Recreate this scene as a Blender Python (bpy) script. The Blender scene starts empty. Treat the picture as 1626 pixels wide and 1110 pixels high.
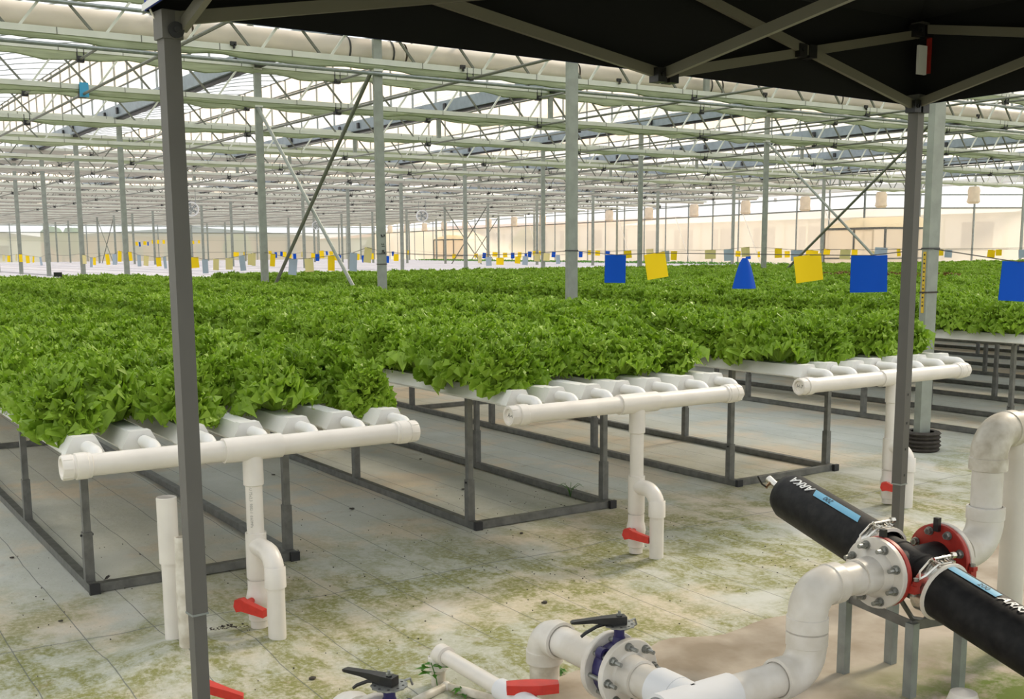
import bpy, math, random
from mathutils import Vector, Matrix
import numpy as np
S = bpy.context.scene
COL = S.collection
PI = math.pi
rnd = random.Random(7)

# ------------------------------------------------------------------ camera
YAW, PITCH, ROLL = .58417105, .14818045, -.00600939
FPX, CXP, CYP, WPX, HPX = 1773.955, 813.0, 663.364, 1626.0, 1110.0
fw = Vector((math.sin(YAW)*math.cos(PITCH), math.cos(YAW)*math.cos(PITCH), -math.sin(PITCH)))
rt0 = Vector((math.cos(YAW), -math.sin(YAW), 0)); up0 = rt0.cross(fw)
rt = math.cos(ROLL)*rt0 + math.sin(ROLL)*up0
up = -math.sin(ROLL)*rt0 + math.cos(ROLL)*up0
cam = bpy.data.cameras.new('camera'); co = bpy.data.objects.new('camera', cam); COL.objects.link(co)
cam.sensor_width = 36; cam.sensor_fit = 'HORIZONTAL'; cam.lens = FPX/WPX*36
cam.shift_x = 0; cam.shift_y = (CYP-HPX/2)/WPX
cam.clip_start = .05; cam.clip_end = 900
co.matrix_world = Matrix(((rt.x, up.x, -fw.x, 0), (rt.y, up.y, -fw.y, 0), (rt.z, up.z, -fw.z, 1.6), (0, 0, 0, 1)))
S.camera = co
CAM = Vector((0, 0, 1.6))
def ray(x, y): return fw + rt*((x-CXP)/FPX) - up*((y-CYP)/FPX)      # used to measure places off the photograph
def depth(p): return (Vector(p)-CAM).dot(fw)

# ------------------------------------------------------------------ sky, sun, exposure
world = bpy.data.worlds.new('sky'); S.world = world; world.use_nodes = True
wn = world.node_tree.nodes; wl = world.node_tree.links; wn.clear()
wo = wn.new('ShaderNodeOutputWorld'); bg = wn.new('ShaderNodeBackground'); wl.new(bg.outputs[0], wo.inputs[0])
tc = wn.new('ShaderNodeTexCoord'); sep = wn.new('ShaderNodeSeparateXYZ'); wl.new(tc.outputs['Generated'], sep.inputs[0])
cr = wn.new('ShaderNodeValToRGB'); wl.new(sep.outputs['Z'], cr.inputs[0])
cr.color_ramp.elements[0].position = 0.0; cr.color_ramp.elements[0].color = (.92, .94, .96, 1)
cr.color_ramp.elements[1].position = .5; cr.color_ramp.elements[1].color = (.86, .93, 1.0, 1)
wl.new(cr.outputs[0], bg.inputs[0]); bg.inputs[1].default_value = 2.2
sd = bpy.data.lights.new('sun', 'SUN'); so = bpy.data.objects.new('sun', sd); COL.objects.link(so)
sd.energy = 7.5; sd.angle = math.radians(12); sd.color = (1.0, .86, .66)
sun_dir = Vector((1.0, .12, .78)).normalized()            # towards the sun: to the right, fairly low
so.rotation_euler = sun_dir.to_track_quat('Z', 'Y').to_euler()
so.location = (20, 0, 30)
vs = S.view_settings
vs.view_transform = 'Standard'; vs.look = 'None'; vs.gamma = 1; vs.use_curve_mapping = False; vs.exposure = -.62
S.display_settings.display_device = 'sRGB'
S.cycles.use_denoising = True
S.cycles.transparent_max_bounces = 24
S.cycles.max_bounces = 7; S.cycles.diffuse_bounces = 4; S.cycles.transmission_bounces = 6
S.cycles.sample_clamp_indirect = 6

# ------------------------------------------------------------------ helpers
def tag(o, label=None, cat=None, group=None, kind=None):
    if label: o['label'] = label
    if cat: o['category'] = cat
    if group: o['group'] = group
    if kind: o['kind'] = kind
    return o
def thing(name, label, cat, loc, group=None, kind=None):
    o = bpy.data.objects.new(name, None); COL.objects.link(o); o.location = loc; o.empty_display_size = .1
    return tag(o, label, cat, group, kind)
def wloc(o):
    v = Vector((0, 0, 0))
    while o is not None:
        v += Vector(o.location); o = o.parent
    return v
class MB:
    def __init__(s): s.v = []; s.f = []; s.m = []; s.cur = 0
    def add(s, vs, fs):
        n = len(s.v); s.v += [tuple(v) for v in vs]; s.f += [tuple(i+n for i in f) for f in fs]; s.m += [s.cur]*len(fs)
    def box(s, c, d, R=None):
        c = Vector(c); hx, hy, hz = d[0]/2, d[1]/2, d[2]/2
        P = [Vector((x*hx, y*hy, z*hz)) for z in (-1, 1) for y in (-1, 1) for x in (-1, 1)]
        if R is not None: P = [R @ p for p in P]
        s.add([c+p for p in P], [(0, 2, 3, 1), (4, 5, 7, 6), (0, 1, 5, 4), (2, 6, 7, 3), (0, 4, 6, 2), (1, 3, 7, 5)])
        return s
    def bb(s, a, b):
        return s.box([(a[i]+b[i])/2 for i in range(3)], [abs(b[i]-a[i]) for i in range(3)])
    def frame(s, d):
        d = Vector(d).normalized(); a = Vector((0, 0, 1)) if abs(d.z) < .95 else Vector((0, 1, 0))
        u = a.cross(d).normalized(); return u, d.cross(u).normalized()
    def bar(s, p, q, w, h):
        p, q = Vector(p), Vector(q); u, v = s.frame(q-p)
        P = [e + u*(a*w/2) + v*(b*h/2) for e in (p, q) for a, b in ((-1, -1), (1, -1), (1, 1), (-1, 1))]
        s.add(P, [(0, 1, 2, 3), (7, 6, 5, 4), (0, 4, 5, 1), (1, 5, 6, 2), (2, 6, 7, 3), (3, 7, 4, 0)]); return s
    def tube(s, p, q, r, n=8, r2=None, caps=True):
        return s.lathe(p, q, [(0, r), (1, r2 if r2 is not None else r)], n, caps, True)
    def lathe(s, p, q, prof, n=16, caps=True, rel=False):
        """profile (distance along p->q, radius)"""
        p, q = Vector(p), Vector(q); L = (q-p).length; d = (q-p)/L; u, v = s.frame(d)
        P = []
        for t, r in prof:
            c = p + d*(t*L if rel else t)
            P += [c + u*(r*math.cos(2*PI*k/n)) + v*(r*math.sin(2*PI*k/n)) for k in range(n)]
        F = []
        for i in range(len(prof)-1):
            for k in range(n):
                a, b = i*n+k, i*n+(k+1) % n; F.append((a, b, b+n, a+n))
        if caps:
            F.append(tuple(reversed(range(n)))); m = (len(prof)-1)*n; F.append(tuple(range(m, m+n)))
        s.add(P, F); return s
    def path(s, pts, r, n=8, caps=True):
        pts = [Vector(p) for p in pts]; rs = r if isinstance(r, (list, tuple)) else [r]*len(pts)
        d0 = (pts[1]-pts[0]).normalized(); u, v = s.frame(d0); P = []
        for i, p in enumerate(pts):
            d = (pts[min(i+1, len(pts)-1)]-pts[max(i-1, 0)]).normalized()
            u = (u - d*u.dot(d)).normalized(); v = d.cross(u)
            P += [p + u*(rs[i]*math.cos(2*PI*k/n)) + v*(rs[i]*math.sin(2*PI*k/n)) for k in range(n)]
        F = []
        for i in range(len(pts)-1):
            for k in range(n):
                a, b = i*n+k, i*n+(k+1) % n; F.append((a, b, b+n, a+n))
        if caps:
            F.append(tuple(reversed(range(n)))); m = (len(pts)-1)*n; F.append(tuple(range(m, m+n)))
        s.add(P, F); return s
    def prism(s, poly, off):
        """poly: 3-D outline, extruded by vector off"""
        n = len(poly); P = [Vector(p) for p in poly]; off = Vector(off)
        s.add(P+[p+off for p in P], [tuple(reversed(range(n))), tuple(range(n, 2*n))]+[(i, (i+1) % n, n+(i+1) % n, n+i) for i in range(n)]); return s
    def ball(s, c, r, n=12, m=8, sc=(1, 1, 1)):
        c = Vector(c); P = [c+Vector((0, 0, -r*sc[2]))]
        for i in range(1, m):
            a = -PI/2+PI*i/m
            P += [c+Vector((r*math.cos(a)*math.cos(2*PI*k/n)*sc[0], r*math.cos(a)*math.sin(2*PI*k/n)*sc[1], r*math.sin(a)*sc[2])) for k in range(n)]
        P.append(c+Vector((0, 0, r*sc[2]))); F = [(0, 1+(k+1) % n, 1+k) for k in range(n)]
        for i in range(m-2):
            for k in range(n): a, b = 1+i*n+k, 1+i*n+(k+1) % n; F.append((a, b, b+n, a+n))
        t = len(P)-1; F += [(t, 1+(m-2)*n+k, 1+(m-2)*n+(k+1) % n) for k in range(n)]
        s.add(P, F); return s
    def mesh(s, name, mats, org=Vector((0, 0, 0)), smooth=True, ang=40):
        me = bpy.data.meshes.new(name); me.from_pydata([(v[0]-org.x, v[1]-org.y, v[2]-org.z) for v in s.v], [], s.f)
        for m in (mats if isinstance(mats, (list, tuple)) else [mats]): me.materials.append(m)
        if any(s.m): me.polygons.foreach_set('material_index', s.m)
        if smooth:
            me.polygons.foreach_set('use_smooth', [True]*len(me.polygons)); me.set_sharp_from_angle(angle=math.radians(ang))
        me.update(); return me
    def build(s, name, mats, parent=None, org=None, smooth=True, ang=40, **kw):
        if parent is not None: og = wloc(parent)
        else:
            if org is None:
                a = np.array(s.v); mn, mx = a.min(0), a.max(0); org = ((mn[0]+mx[0])/2, (mn[1]+mx[1])/2, mn[2])
            og = Vector(org)
        o = bpy.data.objects.new(name, s.mesh(name, mats, og, smooth, ang)); COL.objects.link(o)
        if parent is not None: o.parent = parent
        else: o.location = og
        return tag(o, **kw)
def inst(src, parent, off, name=None, rot=None):
    """a copy of a part sharing its mesh, moved by off"""
    o = src.copy(); COL.objects.link(o); o.parent = parent; o.location = Vector(src.location)+Vector(off)
    if rot is not None: o.rotation_euler = rot
    return o
def arc(c, a, b, r, n=8):
    """quarter bend: from c+a*r ... corner rounding; a,b unit vectors from the corner outwards"""
    c, a, b = Vector(c), Vector(a), Vector(b); o = c+a*r+b*r
    return [o - b*r*math.cos(t*PI/2/n) - a*r*math.sin(t*PI/2/n) for t in range(n+1)]
def text_mesh(txt, size, shear=0, bold=0.0):
    cu = bpy.data.curves.new('writing', 'FONT'); cu.body = txt; cu.size = size; cu.shear = shear; cu.offset = bold
    cu.resolution_u = 3; cu.align_x = 'LEFT'
    o = bpy.data.objects.new('writing', cu); COL.objects.link(o)
    dg = bpy.context.evaluated_depsgraph_get(); me = bpy.data.meshes.new_from_object(o.evaluated_get(dg))
    V = [Vector(v.co) for v in me.vertices]; F = [tuple(p.vertices) for p in me.polygons]
    bpy.data.objects.remove(o); bpy.data.curves.remove(cu); bpy.data.meshes.remove(me); return V, F

# ------------------------------------------------------------------ materials
def mat(name, col, rough=.5, metal=0, noise=None, bump=0, scale=8, spec=.5, trans=0, col2=None, stretch=None):
    m = bpy.data.materials.new(name); m.use_nodes = True; nt = m.node_tree; N = nt.nodes; L = nt.links
    b = N['Principled BSDF']; b.inputs['Base Color'].default_value = (*col, 1); b.inputs['Roughness'].default_value = rough
    b.inputs['Metallic'].default_value = metal; b.inputs['Specular IOR Level'].default_value = spec
    if noise or bump:
        tc = N.new('ShaderNodeTexCoord'); mp = N.new('ShaderNodeMapping'); L.new(tc.outputs['Object'], mp.inputs[0])
        if stretch: mp.inputs['Scale'].default_value = stretch
        nz = N.new('ShaderNodeTexNoise'); nz.inputs['Scale'].default_value = scale; nz.inputs['Detail'].default_value = 5; L.new(mp.outputs[0], nz.inputs[0])
        if noise:
            r = N.new('ShaderNodeValToRGB'); L.new(nz.outputs[0], r.inputs[0])
            c2 = col2 or tuple(c*(1-noise) for c in col)
            r.color_ramp.elements[0].position = .35; r.color_ramp.elements[0].color = (*c2, 1)
            r.color_ramp.elements[1].position = .62; r.color_ramp.elements[1].color = (*col, 1); L.new(r.outputs[0], b.inputs['Base Color'])
        if bump:
            bp = N.new('ShaderNodeBump'); bp.inputs['Strength'].default_value = bump; bp.inputs['Distance'].default_value = .01
            L.new(nz.outputs[0], bp.inputs['Height']); L.new(bp.outputs[0], b.inputs['Normal'])
    return m
def film(name, col, t_col, clear, trans):
    """thin sheet: part see-through, part scattering light through, rest plain"""
    m = bpy.data.materials.new(name); m.use_nodes = True; nt = m.node_tree; N = nt.nodes; L = nt.links; N.clear()
    out = N.new('ShaderNodeOutputMaterial'); tr = N.new('ShaderNodeBsdfTransparent'); tl = N.new('ShaderNodeBsdfTranslucent'); df = N.new('ShaderNodeBsdfDiffuse')
    tr.inputs[0].default_value = (*t_col, 1); tl.inputs[0].default_value = (*col, 1); df.inputs[0].default_value = (*col, 1)
    a = N.new('ShaderNodeMixShader'); a.inputs[0].default_value = trans; L.new(df.outputs[0], a.inputs[1]); L.new(tl.outputs[0], a.inputs[2])
    b = N.new('ShaderNodeMixShader'); b.inputs[0].default_value = clear; L.new(a.outputs[0], b.inputs[1]); L.new(tr.outputs[0], b.inputs[2]); L.new(b.outputs[0], out.inputs[0])
    return m
M = {}
M['pvc'] = mat('white_pvc', (.80, .755, .69), .34, noise=.10, scale=6, bump=.05)
M['pvc_old'] = mat('stained_pvc', (.72, .68, .60), .45, noise=.3, scale=16, bump=.15, col2=(.50, .45, .36))
M['pvc_big'] = mat('large_white_pvc', (.76, .73, .68), .38, noise=.16, scale=9, bump=.08, col2=(.64, .60, .53))
M['chan'] = mat('white_channel_plastic', (.80, .79, .76), .42, noise=.07, scale=5)
M['galv'] = mat('galvanized_steel', (.33, .36, .35), .48, .55, noise=.2, scale=14)
M['galv_dark'] = mat('dull_bed_steel', (.20, .20, .185), .5, .55, noise=.3, scale=18)
M['column'] = mat('column_steel', (.31, .335, .295), .5, .35, noise=.16, scale=9)
M['truss'] = mat('truss_steel', (.66, .68, .60), .5, .1, noise=.08, scale=4)
M['web'] = mat('web_steel', (.19, .20, .165), .5, .3, noise=.2, scale=9)
M['screen'] = mat('folded_green_screen', (.40, .45, .29), .8, noise=.28, scale=2.2, bump=.3, stretch=(1, 6, 10))
M['screen_hazed'] = mat('folded_green_screen_hazed', (.50, .475, .42), .8, noise=.2, scale=2.2, stretch=(1, 6, 10))  # distance haze put into the colour of the screens on the far trusses
M['duct'] = mat('air_duct_film', (.80, .72, .63), .45, noise=.08, scale=3, bump=.2)
M['gutter'] = mat('rain_gutter_steel', (.33, .39, .44), .45, .4, noise=.15, scale=6)
M['dark'] = mat('dark_fitting', (.03, .03, .032), .5, .2)
M['black_plastic'] = mat('black_plastic', (.012, .012, .013), .38, noise=.5, scale=20, bump=.1)
M['filter'] = mat('filter_black', (.006, .006, .007), .55, noise=.6, scale=30, col2=(.016, .016, .016), bump=.12, spec=.25)
M['red'] = mat('red_plastic', (.62, .035, .022), .42, noise=.15, scale=30)
M['red_paint'] = mat('red_gasket', (.42, .03, .02), .45, noise=.2, scale=30)
M['navy'] = mat('valve_navy', (.02, .015, .10), .4)
M['bolt'] = mat('zinc_bolt', (.36, .37, .35), .4, .8, noise=.3, scale=60)
M['chrome'] = mat('steel_clamp', (.62, .60, .55), .22, .95)
M['canopy_post'] = mat('canopy_post_paint', (.125, .12, .11), .5, .1, noise=.06, scale=6)
M['canopy_bar'] = mat('canopy_bar_paint', (.17, .16, .125), .5, .1)
M['canopy_in'] = mat('canopy_black_fabric', (.003, .0035, .004), .95, bump=.2, scale=3)
M['canopy_out'] = mat('canopy_blue_fabric', (.02, .05, .30), .8)
M['white'] = mat('white_hem', (.75, .76, .78), .7)
M['yellow'] = mat('yellow_sticky_card', (.95, .66, .01), .6, spec=.2)
M['blue'] = mat('blue_sticky_card', (.0, .075, .50), .6, spec=.2)
M['pale'] = mat('pale_yellow_sticky_card', (.74, .64, .28), .45)
M['grey'] = mat('greyed_blue_sticky_card', (.36, .44, .53), .45)
M['wire'] = mat('thin_wire', (.06, .06, .06), .6)
M['cord'] = mat('white_cord', (.85, .8, .72), .7)
M['lightblue'] = mat('light_blue_label', (.16, .46, .70), .4)
M['lettering'] = mat('white_lettering', (.85, .86, .86), .5)
M['ink'] = mat('black_ink', (.02, .02, .02), .6)
M['tape'] = mat('yellow_printed_tape', (.62, .42, .03), .5)
M['rubber'] = mat('muddy_rubber', (.055, .045, .035), .8, noise=.4, scale=30, bump=.3)
M['bag'] = mat('beige_cloth', (.82, .68, .52), .8, noise=.1, scale=4)
M['cover'] = mat('white_bed_cover', (.64, .61, .65), .6, noise=.05, scale=2)
M['film'] = film('roof_film', (.95, .95, .95), (1, 1, 1), .55, .8)
M['wallfilm'] = film('wall_film', (.95, .95, .96), (1, 1, 1), .55, .8)
M['net'] = film('insect_net', (.94, .84, .73), (1, .97, .93), .40, .75)
M['vnet'] = film('vent_net', (.95, .80, .64), (1, .93, .85), .30, .8)
M['booth'] = film('booth_sheet', (.97, .88, .70), (1, .95, .85), .45, .7)

def leafmat(name, c1, c2, tcol):
    m = bpy.data.materials.new(name); m.use_nodes = True; nt = m.node_tree; N = nt.nodes; L = nt.links; b = N['Principled BSDF']
    out = N['Material Output']
    at = N.new('ShaderNodeAttribute'); at.attribute_name = 'leaf'; oi = N.new('ShaderNodeObjectInfo')
    tc = N.new('ShaderNodeTexCoord'); nz = N.new('ShaderNodeTexNoise'); nz.inputs['Scale'].default_value = 30; L.new(tc.outputs['Object'], nz.inputs[0])
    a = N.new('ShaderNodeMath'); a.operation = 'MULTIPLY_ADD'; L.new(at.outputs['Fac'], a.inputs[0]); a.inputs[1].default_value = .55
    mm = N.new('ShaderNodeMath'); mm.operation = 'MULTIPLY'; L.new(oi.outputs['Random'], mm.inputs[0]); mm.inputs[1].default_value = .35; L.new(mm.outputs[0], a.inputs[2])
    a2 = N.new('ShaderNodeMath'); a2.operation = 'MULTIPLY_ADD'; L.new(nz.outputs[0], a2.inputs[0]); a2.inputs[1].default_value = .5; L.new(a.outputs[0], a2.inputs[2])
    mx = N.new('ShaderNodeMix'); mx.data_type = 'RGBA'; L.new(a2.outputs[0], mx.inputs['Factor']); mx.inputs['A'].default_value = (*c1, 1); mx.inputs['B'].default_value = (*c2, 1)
    L.new(mx.outputs['Result'], b.inputs['Base Color']); b.inputs['Roughness'].default_value = .42; b.inputs['Specular IOR Level'].default_value = .35
    tl = N.new('ShaderNodeBsdfTranslucent'); tl.inputs[0].default_value = (*tcol, 1)
    ms = N.new('ShaderNodeMixShader'); ms.inputs[0].default_value = .27; L.new(b.outputs[0], ms.inputs[1]); L.new(tl.outputs[0], ms.inputs[2]); L.new(ms.outputs[0], out.inputs[0])
    return m
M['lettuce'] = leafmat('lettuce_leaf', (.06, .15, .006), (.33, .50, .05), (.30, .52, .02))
M['redlettuce'] = leafmat('red_lettuce_leaf', (.10, .07, .02), (.26, .16, .04), (.25, .2, .05))
M['weed'] = leafmat('weed_leaf', (.05, .17, .02), (.10, .28, .04), (.15, .4, .03))

def floor_mat():
    m = bpy.data.materials.new('white_ground_cloth'); m.use_nodes = True; nt = m.node_tree; N = nt.nodes; L = nt.links; b = N['Principled BSDF']
    b.inputs['Roughness'].default_value = .75; b.inputs['Specular IOR Level'].default_value = .25
    tc = N.new('ShaderNodeTexCoord'); sp = N.new('ShaderNodeSeparateXYZ'); L.new(tc.outputs['Object'], sp.inputs[0])
    def noise(sc, det=5, rough=.6, stretch=None, dist=0):
        n = N.new('ShaderNodeTexNoise'); n.inputs['Scale'].default_value = sc; n.inputs['Detail'].default_value = det; n.inputs['Roughness'].default_value = rough; n.inputs['Distortion'].default_value = dist
        if stretch:
            mp = N.new('ShaderNodeMapping'); mp.inputs['Scale'].default_value = stretch; L.new(tc.outputs['Object'], mp.inputs[0]); L.new(mp.outputs[0], n.inputs[0])
        else: L.new(tc.outputs['Object'], n.inputs[0])
        return n.outputs[0]
    def math_(op, a, b_=None, c=None):
        n = N.new('ShaderNodeMath'); n.operation = op
        for i, x in enumerate((a, b_, c)):
            if x is None: continue
            if isinstance(x, (int, float)): n.inputs[i].default_value = x
            else: L.new(x, n.inputs[i])
        return n.outputs[0]
    def ramp(x, a, b_):
        n = N.new('ShaderNodeMapRange'); n.inputs['From Min'].default_value = a; n.inputs['From Max'].default_value = b_; n.interpolation_type = 'SMOOTHSTEP'; L.new(x, n.inputs['Value']); return n.outputs[0]
    def mix(f, a, b_):
        n = N.new('ShaderNodeMix'); n.data_type = 'RGBA'; L.new(f, n.inputs['Factor'])
        for k, x in (('A', a), ('B', b_)):
            if isinstance(x, tuple): n.inputs[k].default_value = (*x, 1)
            else: L.new(x, n.inputs[k])
        return n.outputs['Result']
    base = mix(noise(1.6), (.46, .475, .43), (.66, .66, .61))
    warm = mix(ramp(noise(1.1, 5, .6), .47, .62), base, (.66, .58, .47))
    # algae grows on the wet strip in front of the beds
    strip = ramp(sp.outputs['Y'], 6.2, 4.6)
    big = ramp(noise(1.3, 7, .60, dist=.5), .32, .52); fine = ramp(noise(38, 7, .75), .34, .58)
    dirn = ramp(noise(6, 6, .7, (1.0, .6, 1)), .40, .56)
    alg = math_('MULTIPLY', math_('MULTIPLY', big, math_('MULTIPLY_ADD', fine, .6, .4)), math_('MULTIPLY_ADD', dirn, .6, .4))
    alg = math_('MULTIPLY', alg, math_('MULTIPLY_ADD', strip, .86, .14))
    c = mix(alg, warm, (.22, .225, .07))
    brn = math_('MULTIPLY', ramp(noise(3.3, 6, .7), .60, .74), .5)
    c = mix(brn, c, (.30, .22, .12))
    specks = ramp(noise(70, 2, .5), .70, .74)
    c = mix(math_('MULTIPLY', specks, .55), c, (.06, .05, .035))
    # woven marker lines of the cloth every 0.283 m and one seam across
    wob = math_('MULTIPLY_ADD', noise(1.5, 2), .03, -.015)
    xx = math_('ADD', sp.outputs['X'], wob)
    fr = math_('FRACT', math_('DIVIDE', math_('SUBTRACT', xx, .56), .2825))
    ln = math_('LESS_THAN', math_('ABSOLUTE', math_('SUBTRACT', fr, .5)), .008)
    wob2 = math_('MULTIPLY_ADD', noise(2.2, 2), .10, -.05)
    sm = math_('LESS_THAN', math_('ABSOLUTE', math_('SUBTRACT', math_('ADD', sp.outputs['Y'], wob2), 4.74)), .006)
    c = mix(math_('MULTIPLY', math_('MAXIMUM', ln, math_('MULTIPLY', sm, .7)), .75), c, (.12, .13, .13))
    L.new(c, b.inputs['Base Color'])
    bp = N.new('ShaderNodeBump'); bp.inputs['Strength'].default_value = .35; bp.inputs['Distance'].default_value = .012
    L.new(noise(14, 6, .65), bp.inputs['Height']); L.new(bp.outputs[0], b.inputs['Normal'])
    return m
M['floor'] = floor_mat()
def soil_mat():
    m = mat('trodden_soil', (.45, .39, .315), .9, noise=.4, scale=4, bump=.8, col2=(.29, .235, .17)); N = m.node_tree.nodes; L = m.node_tree.links; b = N['Principled BSDF']
    tc = N.new('ShaderNodeTexCoord'); n = N.new('ShaderNodeTexNoise'); n.inputs['Scale'].default_value = 3.2; n.inputs['Detail'].default_value = 7; n.inputs['Roughness'].default_value = .7; L.new(tc.outputs['Object'], n.inputs[0])
    sp = N.new('ShaderNodeSeparateXYZ'); L.new(tc.outputs['Object'], sp.inputs[0])
    mr = N.new('ShaderNodeMapRange'); L.new(sp.outputs['Y'], mr.inputs['Value']); mr.inputs['From Min'].default_value = 2.72; mr.inputs['From Max'].default_value = 2.30
    mx = N.new('ShaderNodeMapRange'); L.new(sp.outputs['X'], mx.inputs['Value']); mx.inputs['From Min'].default_value = 3.0; mx.inputs['From Max'].default_value = 3.3
    rp = N.new('ShaderNodeMapRange'); L.new(n.outputs[0], rp.inputs['Value']); rp.inputs['From Min'].default_value = .39; rp.inputs['From Max'].default_value = .52
    a = N.new('ShaderNodeMath'); a.operation = 'MULTIPLY'; L.new(mr.outputs[0], a.inputs[0]); L.new(rp.outputs[0], a.inputs[1])
    a2 = N.new('ShaderNodeMath'); a2.operation = 'MULTIPLY'; L.new(a.outputs[0], a2.inputs[0]); L.new(mx.outputs[0], a2.inputs[1])
    src = b.inputs['Base Color'].links[0].from_socket; mi = N.new('ShaderNodeMix'); mi.data_type = 'RGBA'
    L.new(a2.outputs[0], mi.inputs['Factor']); L.new(src, mi.inputs['A']); mi.inputs['B'].default_value = (.12, .17, .02, 1); L.new(mi.outputs['Result'], b.inputs['Base Color'])
    return m
M['soil'] = soil_mat()
M['cloth_mound'] = mat('ground_cloth_mound', (.66, .66, .60), .8, noise=.35, scale=9, bump=.5, col2=(.45, .45, .30))
M['grass'] = mat('outside_grass', (.16, .24, .08), .9, noise=.4, scale=.4)
M['brick'] = mat('red_brown_building', (.36, .20, .14), .8)
M['plaster'] = mat('pale_plaster', (.62, .60, .56), .8)
M['slate'] = mat('grey_roof', (.20, .20, .21), .8)
M['tree'] = mat('tree_foliage', (.10, .17, .05), .9, noise=.4, scale=1.2)
M['glass'] = mat('dark_window', (.08, .10, .12), .2)

ORD = ['first', 'second', 'third', 'fourth', 'fifth', 'sixth', 'seventh', 'eighth', 'ninth', 'tenth', 'eleventh', 'twelfth', 'thirteenth', 'fourteenth', 'fifteenth', 'sixteenth',
       'seventeenth', 'eighteenth', 'nineteenth', 'twentieth']
def ordn(i):
    if i < 20: return ORD[i]
    t = {2: 'twenty', 3: 'thirty', 4: 'forty', 5: 'fifty', 6: 'sixty', 7: 'seventy', 8: 'eighty', 9: 'ninety'}
    n = i+1; d, u = n//10, n % 10
    return t[d][:-1]+'ieth' if u == 0 else t[d]+'-'+ORD[u-1]

# ------------------------------------------------------------------ greenhouse layout
BAY = 4.704
ROWS = [14.96+BAY*k for k in range(-3, 21)]           # roof truss rows, 0.85 ... 109
YF = ROWS[-1]-1.2                                       # back wall
COLX = [-5.23, 7.6, 20.43, 33.27, 46.1]
SPANX = [1.18+6.417*k for k in range(-3, 9)]            # gutters
ZG = 5.02
def wallx(y):                                           # right wall runs slightly askew
    return 54-10.5*(YF-y)/(YF-35.5) if y > 35.5 else 43.5+(35.5-y)*14.5/7.5
XL = -24
# floor and ground
fl = MB(); nx, ny = 90, 60
P = []; 
for j in range(ny+1):
    for i in range(nx+1):
        x = -4+12*i/nx; y = 2+8*j/ny; z = 0
        for (mx_, my_, r_, h_) in ((1.64, 4.25, .22, .035), (1.22, 4.30, .28, .06), (3.72, 4.24, .22, .03), (5.77, 4.26, .22, .02), (2.30, 3.50, .25, .05), (1.95, 3.45, .2, .03)):
            d2 = ((x-mx_)**2+(y-my_)**2)/r_**2
            z += h_*math.exp(-d2*1.6)
        z += .004*math.sin(7*x+2*y)*math.sin(3.1*y-x)
        P.append((x, y, z))
F = [(j*(nx+1)+i, j*(nx+1)+i+1, (j+1)*(nx+1)+i+1, (j+1)*(nx+1)+i) for j in range(ny) for i in range(nx)]
fl.add(P, F)
big = [(XL, -14), (-4, -14), (8, -14), (62, -14)]
for (x0, y0, x1, y1) in ((XL, -14, 62, 2), (XL, 2, -4, 10), (8, 2, 62, 10), (XL, 10, 62, YF+1)):
    fl.add([(x0, y0, 0), (x1, y0, 0), (x1, y1, 0), (x0, y1, 0)], [(0, 1, 2, 3)])
fl.build('floor', M['floor'], org=(0, 0, 0), kind='structure')
g = MB(); g.add([(-200, -80, -.06), (260, -80, -.06), (260, 330, -.06), (-200, 330, -.06)], [(0, 1, 2, 3)])
g.build('ground_outside', M['grass'], org=(0, 0, -.06), kind='structure')
# bare soil strip with a ragged edge against the cloth
sl = MB(); P = []; nx, ny = 110, 90
for j in range(ny+1):
    for i in range(nx+1):
        u = i/nx; v = j/ny; x = 2.12+7*u
        edge = 3.30+.03*math.sin(5*x)+.02*math.sin(13*x+1)+(.14*(x-2.8)/2.6 if x > 2.8 else 0)
        y = 1.0+(edge-1.0)*v
        h = .020+.010*math.sin(9*x+3*y)*math.sin(7*y-2*x)+rnd.uniform(0, .004)
        if v > .985: h = -.004
        if u < .01: h = -.004
        P.append((x, y, h))
sl.add(P, [(j*(nx+1)+i, j*(nx+1)+i+1, (j+1)*(nx+1)+i+1, (j+1)*(nx+1)+i) for j in range(ny) for i in range(nx)])
sl.build('ground_soil', M['soil'], org=(0, 0, 0), kind='structure')

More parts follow.
